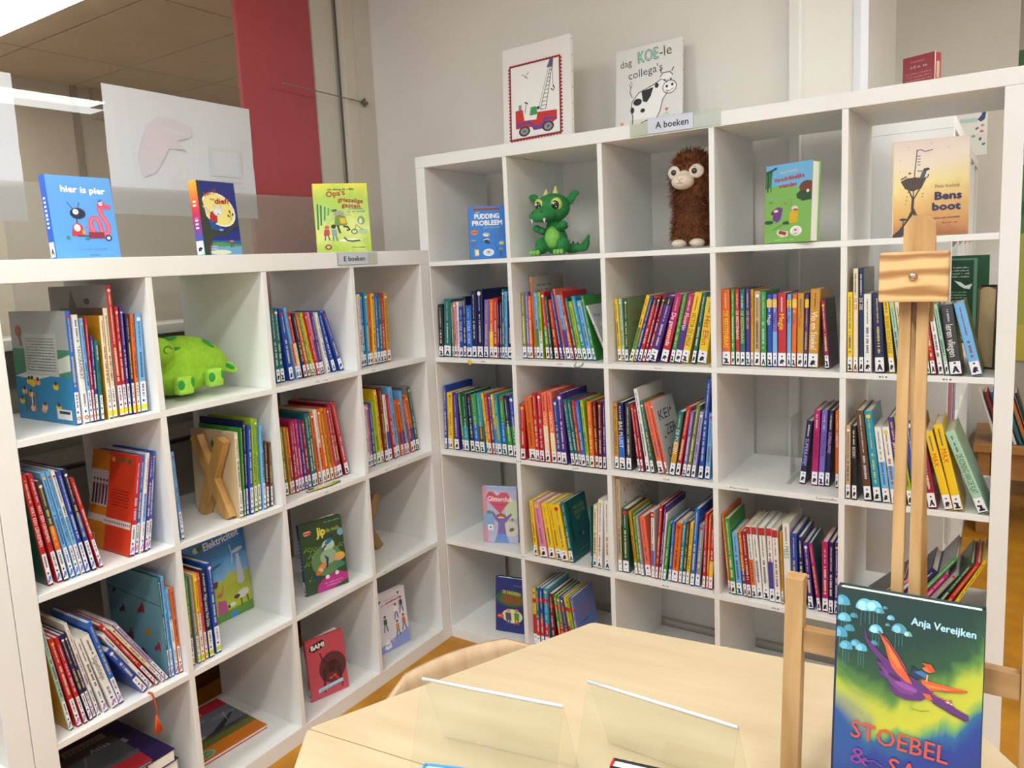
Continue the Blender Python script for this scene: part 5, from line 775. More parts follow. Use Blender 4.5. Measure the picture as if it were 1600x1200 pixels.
for s in (-1, 1):
    bm = bmesh.new(); [ellips(bm, (s*.040+dx, -.074, .009), (.0065, .010, .009), seg=10) for dx in (-.011, 0, .011)]; bobj('toes', bm, G2, dr)
    bm = bmesh.new(); ellips(bm, (s*.029-.001, -.047, .158), (.018, .010, .021), (.2, 0, s*.35)); bobj('eyelid', bm, mat('#c8d468', .8), dr)
    e = bmesh.new(); ellips(e, (s*.029-.002, -.0525, .156), (.0125, .008, .015), (.2, 0, s*.35)); e = bobj('eye', e, BK, dr)
    bm = bmesh.new(); ellips(bm, (s*.029-.006, -.0600, .161), (.0035, .002, .004), seg=8); ellips(bm, (s*.029+.003, -.0602, .150), (.0018, .0012, .002), seg=8); bobj('eye_glint', bm, WT, e)
    bm = bmesh.new(); ellips(bm, (s*.014-.02, -.088, .135), (.003, .003, .003), seg=8); bobj('nostril', bm, mat('#123c1c', .8), dr)
    bm = bmesh.new(); bmesh.ops.create_cone(bm, cap_ends=True, segments=10, radius1=.0045, radius2=.0005, depth=.013, matrix=Matrix.Translation((s*.021-.02, -.083, .108)) @ Matrix.Rotation(pi, 4, 'X')); bobj('tooth', bm, WT, dr)
    bm = bmesh.new()
    for k in range(3): ellips(bm, (s*(.062+.004*k), 0, .182+.006*k-.004), (.010, .005, .024-.004*k), (0, s*(.35+.55*k), 0), 10)
    ellips(bm, (s*.054, 0, .172), (.012, .008, .014), seg=10); bobj('ear', bm, G1, dr)
for x, y, h in ((-.018, -.020, .030), (.008, -.006, .040)):
    bm = bmesh.new(); n = 12; prev = None
    tube(bm, [(x, y, .180), (x+.001, y, .180+h*.45), (x+.002, y-.002, .180+h*.8), (x+.003, y-.003, .180+h)], [.0125, .009, .004, .0008], 12); bobj('horn', bm, YC, dr)
bm = bmesh.new()
for k in range(4): bmesh.ops.create_cone(bm, cap_ends=True, segments=8, radius1=.006, radius2=.0005, depth=.014, matrix=Matrix.Translation((.052+.015*k, .020, .036-.004*k)))
bobj('tail_spikes', bm, mat('#1c2420', .8), dr)
# ------------------------------------------------------------------ brown alpaca toy
FURM = noisy('#8a5230', '#6c3c1e', 60, .9); CRM = noisy('#e8dac8', '#dccbb6', 120, .9)
al = empty('alpaca_toy', M=MR @ Matrix.Translation((.983, .13, Z1+.004)) @ Matrix.Rotation(R_(4), 4, 'Z') @ Matrix.Diagonal((1.14, 1.1, 1.0, 1)), label='shaggy brown plush alpaca with cream face in third cubby of top row', cat='plush toy')
bb = blob('body', [((0, 0, .085), (.050, .048, .075)), ((0, 0, .05), (.052, .050, .045)), ((0, -.004, .155), (.040, .038, .055)), ((0, -.006, .222), (.052, .048, .050)), ((0, .002, .250), (.040, .038, .036)), ((-.038, 0, .165), (.016, .016, .05)), ((.036, 0, .165), (.016, .016, .04))], FURM, al, .004, 3)
rf = random.Random(3); me = bb.data; vs = []; fs = []
pl = [p for p in me.polygons]
for k in range(9000):
    p = rf.choice(pl); c = p.center+Vector((rf.uniform(-.002, .002), rf.uniform(-.002, .002), rf.uniform(-.002, .002))); n = p.normal
    if c.z < .012: continue
    if abs(c.x) < .036 and c.y < -.028 and .172 < c.z < .236: continue
    dz = (n*.011+Vector((rf.uniform(-.7, .7), rf.uniform(-.7, .7), -.7 if c.z < .25 else rf.uniform(-.3, 1)))*.011); sd = dz.cross(n)
    sd = sd.normalized()*.0011 if sd.length else Vector((.001, 0, 0))
    b = len(vs); m1 = c+dz*.55+n*.002; e1 = c+dz*rf.uniform(.9, 1.35)
    m1.z = max(m1.z, .003); e1.z = max(e1.z, .002); vs += [c+sd, c-sd, m1-sd*.8, m1+sd*.8, e1]; fs += [(b, b+1, b+2, b+3), (b+3, b+2, b+4)]
fo = obj('fur', [tuple(v) for v in vs], fs, [FURM], al); fo['kind'] = 'stuff'
bm = bmesh.new(); ellips(bm, (-.010, -.058, .196), (.030, .028, .024)); ellips(bm, (-.008, -.050, .210), (.018, .018, .020)); bobj('muzzle', bm, CRM, al)
for s in (-1, 1):
    bm = bmesh.new(); ellips(bm, (s*.030-.005, -.051, .224), (.020, .008, .021), (0, s*.3, s*.45)); bobj('eye_patch', bm, CRM, al)
    bm = bmesh.new(); ellips(bm, (s*.027-.006, -.0605, .224), (.0075, .005, .0085)); bobj('eye', bm, BK, al)
    bm = bmesh.new(); ellips(bm, (s*.024-.002, -.044, .013), (.020, .028, .013)); bobj('foot', bm, CRM, al)
a = Art(.04, .03); a.line([(.3, .7), (.5, .5), (.7, .7)], .05, 'b08c7c'); a.line([(.5, .5), (.5, .3)], .05, 'b08c7c'); a.line([(.3, .25), (.5, .3), (.7, .25)], .05, 'b08c7c'); a.build('nose_stitching', al, lambda x, y, k: (x-.030, -.0868-k+abs(x-.02)*.15, .182+y))
# ------------------------------------------------------------------ green plush cushion
LG = noisy('#9ccc34', '#8cbe28', 60, .9, bump=.4, bscale=700); SPOT = noisy('#2f9a3c', '#288c34', 60, .9); LG2 = noisy('#a8d848', '#98cc3c', 60, .9)
pc = empty('dinosaur_cushion', M=ML @ Matrix.Translation((.567, .18, zL(1)+.003)) @ Matrix.Rotation(R_(-6), 4, 'Z') @ Matrix.Diagonal((.92, 1, 1, 1)), label='lime green plush dinosaur cushion lying in the low bookcase', cat='plush toy')
blob('body', [((0, 0, .088), (.135, .105, .078)), ((.03, .0, .082), (.115, .10, .072)), ((-.02, .0, .060), (.12, .11, .058)), ((.118, .02, .055), (.035, .04, .03)), ((-.105, -.075, .135), (.048, .055, .040)), ((-.125, -.05, .150), (.045, .05, .035)), ((-.09, -.04, .11), (.05, .06, .05))], LG, pc, .005, 5)
for x, y, z_, rx, ry, rz, rot in ((-.045, -.070, .132, .024, .006, .013, (.7, 0, .1)), (.072, -.052, .138, .022, .020, .005, (.5, .5, .2)), (-.03, -.02, .163, .020, .02, .004, (.1, -.1, 0))):
    bm = bmesh.new(); ellips(bm, (x, y, z_), (rx, ry, rz), rot, 14); bobj('spot', bm, SPOT, pc)
for x, y, z_, w_ in ((-.055, -.118, .042, .024), (.045, -.112, .050, .024)):
    bm = bmesh.new(); bbox(bm, x-w_, y-.012, z_-.026, x+w_, y+.022, z_+.024, .009); o = bobj('foot', bm, LG2, pc, True)
    bm = bmesh.new(); ellips(bm, (x-w_*.6, y-.011, z_+.002), (.011, .003, .014), seg=10); ellips(bm, (x+w_*.8, y-.010, z_+.006), (.007, .003, .013), seg=10); bobj('foot_spot', bm, SPOT, o)
for x, y, z_, a_ in ((.125, -.055, .066, -.3), (.142, -.015, .070, .0)):
    f = empty('tail_spike'); f.parent = pc; bm = bmesh.new(); ellips(bm, (x, y, z_), (.034, .009, .015), (0, .45, a_), 14); bobj('spike_body', bm, LG2, f); bm = bmesh.new(); ellips(bm, (x+.003, y-.006, z_+.001), (.020, .006, .008), (0, .45, a_), 12); bobj('spike_spot', bm, SPOT, f)
bm = bmesh.new(); tube(bm, [(-.098+.012*cos(t*.5), -.128-.001*t*.2, .142+.010*sin(t*.5)) for t in range(10)], .0016, 6); bobj('eye_stitching', bm, mat('#3c8c28', .8), pc)
t = box('care_tag', .1, -.001, 0, .112, 0, .03, mat('#dcdcd8', .6), pc); t.matrix_local = Matrix.Translation((.0, -.02, .105)) @ Matrix.Rotation(.25, 4, 'Y')
# ------------------------------------------------------------------ two canvases on the tall bookcase
def canvas(u, v, W, H, T, lean, label, artf, roll=0):
    a = R_(lean); M = MR @ Matrix.Translation((u, v, HR+.0006+T*sin(a))) @ Matrix.Rotation(R_(roll), 4, 'Y') @ Matrix.Rotation(-a, 4, 'X')
    g = empty('canvas', M=M, label=label, cat='picture', group='painted canvases standing on the tall bookcase')
    box('canvas_cloth', 0, 0, 0, W, .0015, H, mat('#e6e3dd', .8), g)
    for q in ((0, 0, .016, H), (W-.016, 0, W, H)): box('stretcher_bar', q[0], .0016, q[1], q[2], T, q[3], mat('#dcd7cc', .7), g)
    for q in ((.0161, 0, W-.0161, .016), (.0161, H-.016, W-.0161, H)): box('stretcher_bar', q[0], .0016, q[1], q[2], T, q[3], mat('#dcd7cc', .7), g)
    st = bmesh.new()
    for k in range(7): bbox(st, W+.0001, T*.45, H*(.04+.153*k), W+.001, T*.6, H*(.04+.153*k)+.003)
    bobj('staples', st, mat('#4c4c4c', .4, .8), g); A = Art(W, H); artf(A); A.build('painting', g, front)
canvas(.290, .150, .272, .348, .018, 5, 'white canvas painted with a red crane truck in a scalloped red frame', art_truck, -1.5)
canvas(.645, .315, .238, .315, .012, 8, 'white canvas with a black-spotted cow and hand-drawn greeting lettering', art_cow, -1.5)
# ------------------------------------------------------------------ shelf signs and small edge labels
CLR = glass_mat('acrylic', '#fcfdfb', .006, .02, 1.49, .02)
def sign(M, u0, u1, z0, z1, p0, p1, txt, label):
    g = empty('shelf_sign', M=M @ Matrix.Translation((u0, 0, z0)), label=label, cat='sign', group='clear shelf sign holders')
    W = u1-u0; H = z1-z0; box('clear_holder', 0, -.0052, 0, W, -.0040, H, CLR, g); box('clear_back', 0, -.0015, 0, W, -.0004, H, CLR, g); box('clear_fold', 0, -.0039, 0, W, -.0016, .001, CLR, g)
    box('paper_insert', p0-u0, -.0034, .002, p1-u0, -.0030, H-.003, mat('#dcdcf2', .6), g); A = Art(p1-p0, H-.005); A.text(txt, .18, .30, .42, '14141c', 'l', 0, .72, .004); A.build('lettering', g, lambda x, y, k: (x+p0-u0, -.0035-k, y+.002))
sign(MR, .84, 1.115, 1.783, 1.832, .897, 1.035, 'A boeken', 'clear sign holder reading A boeken, on the tall bookcase top edge')
sign(ML, 1.03, 1.215, 1.446, 1.487, 1.036, 1.168, 'E boeken', 'clear sign holder reading E boeken, on the low bookcase top edge')
def edge(bc, x, z, t, w=.03, h=.006):
    a = Art(w, h)
    if t: a.text(t, .0, .1, .8, '3a3a40', 'l', 0, 1)
    else: a.rect(.02, .15, .22, .75, '4a4a50'); a.rect(.36, .15, .48, .75, '4a4a50'); a.rect(.68, .15, .9, .75, '4a4a50')
    a.build('edge_label', bc, lambda p, q, k: (x+p, -.0003-k, z+q))
for x, z_, t in ((.244, 1.083, 'ABC'), (.555, 1.084, 'DEF'), (.90, 1.083, 'G H'), (1.525, 1.083, ''), (.60, .733, 'KLM'), (.92, .733, 'PQR'), (1.13, .733, 'Parvana'), (1.37, .733, 'Superjuffie'), (.375, .733, ''), (.375, .382, 'TUV'), (.91, .382, ''), (1.25, .382, ''), (1.61, .733, ''), (1.67, 1.083, '')):
    edge(bcR, x, z_, t, .055 if len(t) > 5 else .022, .007 if len(t) > 5 else .006)
for x, z_ in ((.905, 1.093), (.94, 1.093), (1.155, 1.093), (.905, .742), (1.185, .742), (1.25, .742), (1.14, .391)): edge(bcL, x, z_, '', .014, .005)
bm = bmesh.new(); ellips(bm, (.197, -.0012, 1.082), (.009, .001, .010), seg=12); tag(bobj('sticker', bm, mat('#e0c020', .5)), 'round yellow sticker on the shelf edge under the dark-spined books', 'sticker')
bm = bmesh.new(); tube(bm, [(.628, -.001, 1.094), (.622, -.004, 1.083), (.636, -.005, 1.079), (.650, -.004, 1.086), (.655, -.001, 1.0945)], .0012, 6); tag(bobj('ribbon_bookmark', bm, mat('#3c5c2c', .6)), 'green looped ribbon hanging over shelf edge under the dragon cubby books', 'bookmark')
# orange tassel bookmark
g = empty('tassel_bookmark', M=ML @ Matrix.Translation((.283, -.004, .402)), label='orange tassel hanging over the shelf edge of the low bookcase', cat='bookmark')
bm = bmesh.new(); tube(bm, [(-.006, .012, .0010), (-.004, .002, .0012), (-.002, -.001, -.010), (.002, -.001, -.045), (.001, -.001, -.062)], [.003, .003, .0022, .0016, .0016], 7); bobj('cord', bm, mat('#c84c14', .7), g)
bm = bmesh.new(); r = random.Random(1)
for k in range(26): x = r.uniform(-.012, .012); tube(bm, [(x*.12, -.001, -.058), (x*.5, -.001+r.uniform(-.003, .002), -.080), (x, -.002+r.uniform(-.004, .001), -.104+r.uniform(-.003, .003))], .0009, 5)
bobj('tassel_threads', bm, mat('#d85818', .7), g)
# caterpillar bookmark lying on the shelf
g = empty('caterpillar_bookmark', M=ML @ Matrix.Translation((0, 0, zL(2))), label='yellow and green caterpillar-shaped cardboard bookmark lying on the shelf', cat='bookmark')
for k, (x, y, r_, c) in enumerate(((.875, .034, .012, '#d8c060'), (.893, .030, .012, '#e0c850'), (.911, .029, .013, '#e4d44c'), (.930, .025, .012, '#d8d048'), (.948, .024, .013, '#c0cc40'), (.966, .026, .012, '#a0c03c'), (.984, .029, .013, '#88b438'), (.893, .05, .009, '#8cc4d8'))):
    bm = bmesh.new(); bmesh.ops.create_cone(bm, cap_ends=True, segments=14, radius1=r_*1.18, radius2=r_*1.18, depth=.0012, matrix=Matrix.Translation((x, y, .0012+.0003*k)) @ Matrix.Diagonal((1, .7, 1, 1))); s_ = bobj('segment', bm, mat('#30301c', .6), g)
    bm = bmesh.new(); bmesh.ops.create_cone(bm, cap_ends=True, segments=14, radius1=r_*.85, radius2=r_*.85, depth=.0005, matrix=Matrix.Translation((x, y, .0022+.0003*k)) @ Matrix.Diagonal((1, .7, 1, 1))); bobj('segment_face', bm, mat(c, .6), s_)
# ------------------------------------------------------------------ things on top and beyond
g = empty('game_box', M=MR @ Matrix.Translation((1.548, .17, HR+.0005)) @ Matrix.Rotation(R_(-24), 4, 'Z'), label='small red printed box standing on top of the tall bookcase', cat='box')
box('box_body', 0, 0, 0, .084, .03, .092, mat('#861420', .35, coat=.2), g, .001); A = Art(.084, .092); A.scrib(.25, .82, .68, .05, 'b06c70'); A.scrib(.25, .66, .75, .08, 'a89090')
for k in range(3): A.scrib(.12, .5-.09*k, .9, .04, 'b87478')
A.build('box_print', g, front); A = Art(.03, .092); A.rect(.3, .3, .75, .75, 'a88c70'); A.rect(0, 0, .12, 1, 'd8b8b8'); A.build('box_side_print', g, lambda x, y, k: (.0842+k, x, y))
F = Matrix.Translation((1.643, .65, 0)) @ Matrix.Rotation(pi/2, 4, 'Z')
def pbook(M, W, T, H, label, spine, cover, artf=None, group='books in the passage beyond'):
    r_ = empty('book', M=M, label=label, cat='book', group=group); book_shell(r_, T, W, H, spine, cover); 
    if artf: side_art(r_, W, T, 'l', H, artf)
    return r_
pbook(Matrix.Translation((1.355, .78, HR+.0005)) @ Matrix.Rotation(R_(18), 4, 'Z') @ Matrix.Rotation(-.10, 4, 'Y'), .17, .012, .25, 'blue-grey picture book leaning beyond the wall end, on the far bookcase', mat('#34488c', .4), mat('#6c84a8', .4))
fbook(Matrix.Identity(4), 1.548, 2.15, HR+.0005, .14, .010, .25, 6, 4, 'white bird book standing on the far bookcase beyond the tall one', mat('#dcdcd8', .5), mat('#e0e0dc', .5),
      lambda a: (a.rect(0, .4, 1, 1, 'e8e6e2'), a.text('VOGEL', .18, .84, .06, 'b04434', 'l', 0, .36), a.text('BES', .62, .84, .06, 'b04434', 'l', 0, .2), a.poly([(.70, .66), (.82, .74), (.94, .98), (1, .96), (.92, .66), (.82, .62)], '28346c'), a.rect(.2, .62, .7, .70, 'b8d4cc'), [a.ell(x, y, .06, .04, c, q, 10) for x, y, c, q in ((.7, .5, '4c7c4c', 40), (.84, .44, 'c8543c', 0), (.8, .3, '2c5c3c', 70), (.9, .2, '3c6c44', 30), (.6, .36, '5c8c5c', 0), (.86, .55, 'd08c5c', 0))]), group='books in the passage beyond', sticker=False)
def art_bird(a):
    a.rect(0, 0, 1, 1, '164c2c'); a.rect(.04, .03, .80, .97, '5c8c74'); a.rect(.08, .05, .74, .95, '14442a')
    for k in range(4): a.scrib(.12, .86-.035*k, .66, .016, 'b8ccbc')
    for k in range(11): a.scrib(.12, .58-.032*k, .62, .014, '98b4a0')
    a.poly([(.40, .72), (.52, .70), (.60, .66), (.72, .68), (.68, .62), (.58, .63), (.50, .66)], 'e4ece4'); a.ell(.46, .20, .07, .035, 'd4dcd4'); a.ell(.52, .15, .10, .05, 'c8d4cc'); a.ell(.30, .15, .07, .035, 'c8d4cc'); a.rect(.08, .05, .74, .12, 'b4bcc4'); a.rect(.42, .08, .72, .10, '5c5c7c')
g = empty('book', (1.585, .72, zR(2)+.0005), label='green hardback with white lettering and gull, sticking out of far bookcase', cat='book', group='books in the passage beyond')
box('cover', 0, 0, 0, .16, .002, .285, mat('#14502e', .4), g); box('back_cover', 0, .018, 0, .16, .020, .285, mat('#14502e', .4), g); box('spine', .158, .0, 0, .161, .020, .285, mat('#1c5c38', .4), g); box('pages', .004, .0021, .003, .1575, .0179, .282, PAPER, g)
A = Art(.16, .285); art_bird(A); A.build('cover_art', g, front)
bm = bmesh.new(); tube(bm, [(1.70, .745, 1.0945+.002), (1.702, .735, 1.098), (1.706, .70, 1.094), (1.705, .698, 1.06), (1.700, .697, 1.035), (1.708, .696, 1.045), (1.711, .697, 1.085)], .0012, 6); o = bobj('ribbon_bookmark', bm, mat('#9c2c40', .6)); tag(o, 'thin red ribbon dangling under the green gull book', 'bookmark')
k = 0
for row_, its in ((2, ((.13, .016, '#1c4cac', .26, .01), (.15, .012, '#5cac6c', .25, 0), (.20, .02, '#181c28', .24, .0), (.24, .016, '#c8ccd8', .26, 0))), (3, ((.02, .014, '#c890a0', .24, 0), (.04, .012, '#c8a03c', .28, 0), (.07, .030, '#14141a', .28, 0), (.12, .012, '#b0d4e0', .25, 0), (.16, .012, '#2c64c0', .24, 0))), (4, ((.05, .012, '#d8d8dc', .27, 0), (.09, .012, '#a8acb8', .25, 0)))):
    for (x, w, c, h, e) in its:
        k += 1; M = F @ Matrix.Translation((TR+x, -.02 if row_ == 2 else -.012, zR(row_)+.0005)); cn = {'#1c4cac': 'blue', '#5cac6c': 'green', '#181c28': 'black', '#c8ccd8': 'pale grey', '#c890a0': 'pink', '#c8a03c': 'mustard', '#14141a': 'thick black', '#b0d4e0': 'pale blue', '#2c64c0': 'bright blue', '#d8d8dc': 'white', '#a8acb8': 'blue-grey'}[c]
        pbook(M, .17, w, h, cn+' book edge in the far bookcase, '+{2: 'above the green gull book shelf line', 3: 'right of the easel slats', 4: 'low down beyond the sloping pile'}[row_], mat(c, .4), mat(c, .4))
# old thick book, page edges towards the room
g = empty('old_book', M=MR @ Matrix.Translation((1.733, .138, zR(2)+.002)) @ Matrix.Rotation(R_(1), 4, 'Y'), label='old thick book with browned page edges, rightmost under the crow\'s-nest cover', cat='book')
bm = bmesh.new(); n = 7; q = [(.004+.034*i/(n-1), .006-.006*abs(2*i/(n-1)-1)**2*1.0) for i in range(n)]
vs = [(x, y, .004) for x, y in q]+[(.038, .13, .004), (.004, .13, .004)]; m_ = len(vs)
V = [bm.verts.new(p) for p in vs]+[bm.verts.new((p[0], p[1], .205+.008*sin(pi*(p[0]-.004)/.034))) for p in vs]
for i in range(m_): bm.faces.new((V[i], V[(i+1) % m_], V[m_+(i+1) % m_], V[m_+i]))
bm.faces.new(V[:m_][::-1]); bm.faces.new(V[m_:]); bobj('pages', bm, noisy('#c8b48c', '#b49c70', 200, .85, stretch=(8, 1, .2)), g)
box('cover', 0, -.004, 0, .0035, .134, .208, mat('#6c5844', .7), g); box('back_cover', .0385, -.004, 0, .042, .134, .208, mat('#4c3c34', .7), g); box('spine', .0036, .1301, 0, .0384, .1345, .212, mat('#50443c', .7), g)
# wooden stool with books leaning on it
WD = wood('#b07c44', '#946430', 'x', 20)
g = empty('stool', (1.675, 2.05, 0), label='brown wooden stool seen through the right end of the tall bookcase', cat='stool')
box('seat', 0, 0, .41, .42, .52, .45, WD, g, .003)
for x in (.02, .35): 
    for y in (.02, .45): box('leg', x, y, 0, x+.05, y+.05, .41, WD, g, .002)
box('drawer_front', .075, .028, .28, .345, .045, .405, WD, g, .002); box('side_rail', .03, .075, .28, .045, .448, .405, WD, g, .002)
x = 1.90
for k, (c, cn) in enumerate((('#d8d4cc', 'white'), ('#8c2c34', 'maroon'), ('#2c5cac', 'blue'), ('#d8e0e4', 'pale'), ('#1c6c8c', 'teal'), ('#c8763c', 'orange'), ('#2c2c38', 'black'))):
    M = Matrix.Translation((1.765+.024*k, 2.09, .4505)) @ Matrix.Rotation(-.30, 4, 'Y'); pbook(M, .16, .013, .26, cn+' book leaning on the wooden stool in the passage', mat(c, .4), mat(c, .4), group='books leaning on the passage stool')
# striped beanbag
bg = empty('beanbag', (2.20, 3.0, 0), label='red, yellow and green striped beanbag on the orange floor beyond', cat='beanbag')
bm = bmesh.new(); ellips(bm, (0, 0, .22), (.34, .32, .24), seg=40); ellips(bm, (0, 0, .40), (.24, .22, .26), seg=40)
sm = bpy.data.materials.new('stripes'); sm.use_nodes = True; nt = sm.node_tree; b = nt.nodes['Principled BSDF']; tc = nt.nodes.new('ShaderNodeTexCoord'); mp = nt.nodes.new('ShaderNodeMapping'); mp.inputs['Rotation'].default_value = (0, .25, 0); sp = nt.nodes.new('ShaderNodeSeparateXYZ')
mm = nt.nodes.new('ShaderNodeMath'); mm.operation = 'MULTIPLY'; mm.inputs[1].default_value = 6; fr = nt.nodes.new('ShaderNodeMath'); fr.operation = 'FRACT'; cr = nt.nodes.new('ShaderNodeValToRGB'); cr.color_ramp.interpolation = 'CONSTANT'
for p, c in ((0, '#c03028'), (.18, '#b8c83c'), (.4, '#e0cc4c'), (.52, '#c03028'), (.64, '#8cc4b4'), (.85, '#d8c83c')):
    e = cr.color_ramp.elements[0] if p == 0 else cr.color_ramp.elements.new(p); e.position = p; e.color = lin(c)
cr.color_ramp.elements.remove(cr.color_ramp.elements[-1])
nt.links.new(tc.outputs['Object'], mp.inputs[0]); nt.links.new(mp.outputs[0], sp.inputs[0]); nt.links.new(sp.outputs['Z'], mm.inputs[0]); nt.links.new(mm.outputs[0], fr.inputs[0]); nt.links.new(fr.outputs[0], cr.inputs[0]); nt.links.new(cr.outputs[0], b.inputs['Base Color']); b.inputs['Roughness'].default_value = .85
bobj('bag', bm, sm, bg); bm = bmesh.new(); tube(bm, [(-.04, 0, .655), (0, 0, .70), (.04, 0, .655)], .012, 8); bobj('carry_loop', bm, mat('#c03028', .8), bg)
# jungle poster on the far wall
g = box('wall_poster', 1.80, 3.985, .60, 2.75, 3.999, 2.62, mat('#e4dcd4', .7)); tag(g, 'tall colourful jungle poster on the far wall beyond the right post', 'poster')
A = Art(.95, 2.02); A.rect(0, .0, 1, .12, 'd8c850'); A.rect(0, .12, 1, .42, 'b8bc54'); A.rect(0, .42, 1, .64, '4c8c4c'); A.rect(0, .64, 1, .84, 'dcb0ac'); A.rect(0, .84, 1, 1, '4c7c54'); A.ell(.2, .95, .12, .04, 'c89c74'); A.scrib(.03, .76, .9, .04, 'a04c4c'); A.scrib(.03, .68, .9, .04, 'a04c4c')
for k in range(14): A.ell(.05+.07*k, .50+.03*(k % 3), .05, .05, ('2c6c3c', '88a840', 'd0c044')[k % 3], 30*k, 12)
A.build('poster_print', g, lambda x, y, k: (1.80+x, 3.9845-k*3, .60+y))
# ------------------------------------------------------------------ reading tables
TW = noisy('#cbb897', '#bfaa87', 5, .38, stretch=(1, 5, 1), coat=.15, lo=.3, hi=.7); TE = mat('#cfb688', .5); STL = mat('#9a9a9c', .35, .8)
def table(ang, label):
    g = empty('reading_table', (1.49, -1.41, 0), R_(6.1+ang), label, 'table', 'birch trapezoid tables pushed together')
    s = .56; r3 = math.sqrt(3)/2*s
    P = [(-s, .001), (s, .001), (s/2, r3), (-s/2, r3)]
    # rounded corners
    pts = []
    for i, p in enumerate(P):
        a, b, c = Vector(P[i-1]), Vector(p), Vector(P[(i+1) % 4]); d1 = (a-b).normalized(); d2 = (c-b).normalized(); r = .008
        for t in (0, .25, .5, .75, 1): q0 = b+d1*r; q1 = b+d2*r; pts.append(((1-t)**2*q0+2*t*(1-t)*b+t*t*q1))
    bm = bmesh.new(); n = len(pts); lo = [bm.verts.new((p.x, p.y, .715)) for p in pts]; hi = [bm.verts.new((p.x, p.y, .74)) for p in pts]
    bm.faces.new(lo[::-1]).material_index = 0; bm.faces.new(hi)
    for i in range(n): bm.faces.new((lo[i], lo[(i+1) % n], hi[(i+1) % n], hi[i])).material_index = 1
    bobj('tabletop', bm, [TW, TE], g)
    bm = bmesh.new(); L = [(-s+.12, .045), (s-.12, .045), (s/2-.05, r3-.05), (-s/2+.05, r3-.05)]
    for i in range(4): tube(bm, [(*L[i], .69), (*L[(i+1) % 4], .69)], .014, 8)
    bobj('frame', bm, STL, g)
    for x, y in L: bm = bmesh.new(); tube(bm, [(x, y, .001), (x, y, .7145)], .018, 12); bobj('leg', bm, STL, g)
table(0, 'birch trapezoid table nearest the tall bookcase'); table(180, 'birch trapezoid table in front, left of the seam')
# chair tucked in at the left edge of the tables
PLY = wood('#c8ac8a', '#bb9c78', 'z', 40)
ch = empty('plywood_chair', (1.0, -1.135, 0), R_(-114.2+0), 'curved plywood chair tucked in behind the table, near the room corner', 'chair')
# local: seat faces +y (towards the table)
def curved(name, w, r, z0, z1, y0, lean, th, rc, m, parent):
    bm = bmesh.new(); nu, nv = 24, 10; F_ = []; B_ = []
    for j in range(nv+1):
        t = j/nv; z = z0+(z1-z0)*t; row = []; rb = []
        for i in range(nu+1):
            s_ = -1+2*i/nu; hw = w/2; k = max(0, (t*(z1-z0)-(z1-z0-rc))/rc); hw -= rc*(1-math.sqrt(max(0, 1-k*k)))*1.0; k2 = max(0, (rc*.6-t*(z1-z0))/(rc*.6)); hw -= rc*.4*(1-math.sqrt(max(0, 1-k2*k2)))
            a = s_*hw/r; x = r*sin(a); y = y0-lean*t+r*(1-cos(a)); row.append(bm.verts.new((x, y, z))); rb.append(bm.verts.new((x+sin(a)*th*0-sin(a)*-th, y-cos(a)*th, z)))
        F_.append(row); B_.append(rb)
    for j in range(nv):
        for i in range(nu): bm.faces.new((F_[j][i], F_[j][i+1], F_[j+1][i+1], F_[j+1][i])); bm.faces.new((B_[j][i+1], B_[j][i], B_[j+1][i], B_[j+1][i+1]))
    for j in range(nv): bm.faces.new((F_[j][0], F_[j+1][0], B_[j+1][0], B_[j][0])); bm.faces.new((F_[j+1][nu], F_[j][nu], B_[j][nu], B_[j+1][nu]))
    for i in range(nu): bm.faces.new((F_[nv][i], F_[nv][i+1], B_[nv][i+1], B_[nv][i])); bm.faces.new((F_[0][i+1], F_[0][i], B_[0][i], B_[0][i+1]))
    return bobj(name, bm, m, parent, True)
curved('backrest', .40, .34, .47, .690, -.02, .05, .009, .09, PLY, ch)
bm = bmesh.new(); bbox(bm, -.19, .0, .425, .19, .36, .435, .004); bobj('seat', bm, PLY, ch)
for s in (-1, 1):
    bm = bmesh.new(); tube(bm, [(s*.20, -.04, .012), (s*.17, .0, .41), (s*.165, -.028, .46), (s*.15, -.040, .60)], .010, 10); bobj('leg', bm, STL, ch)
    bm = bmesh.new(); tube(bm, [(s*.19, .36, .012), (s*.165, .32, .413)], .010, 10); bobj('leg', bm, STL, ch)
bm = bmesh.new(); tube(bm, [(-.17, .0, .414), (-.165, .32, .414), (.165, .32, .414), (.17, .0, .414)], .009, 8); bobj('seat_frame', bm, STL, ch)
# ------------------------------------------------------------------ clear display stands and the books before them
def stand(a, b, label):
    a = Vector(a); b = Vector(b); L = (b-a).length; g = empty('display_stand', (a.x, a.y, .74), math.atan2(b.y-a.y, b.x-a.x), label, 'display stand', 'clear acrylic tent stands on the table')
    h = .12; t = .0028
    for nm, s in (('front_sheet', -1), ('rear_sheet', 1)):
        o_ = s*.052; obj(nm, [(0, s*.0006, h), (L, s*.0006, h), (L, o_, .0008), (0, o_, .0008), (0, s*.0006+s*t, h), (L, s*.0006+s*t, h), (L, o_+s*t, .0008), (0, o_+s*t, .0008)], [(0, 1, 2, 3), (7, 6, 5, 4), (0, 4, 5, 1), (1, 5, 6, 2), (2, 6, 7, 3), (3, 7, 4, 0)], CLR, g)
    bm = bmesh.new(); tube(bm, [(0, 0, h+.0026), (L, 0, h+.0026)], .0026, 8); bobj('ridge', bm, mat('#d4d8d8', .08, coat=1), g)
stand((1.141, -1.435, 0), (1.345, -1.399, 0), 'left clear acrylic tent stand on the reading table'); stand((1.346, -1.330, 0), (1.551, -1.335, 0), 'right clear acrylic tent stand on the reading table')
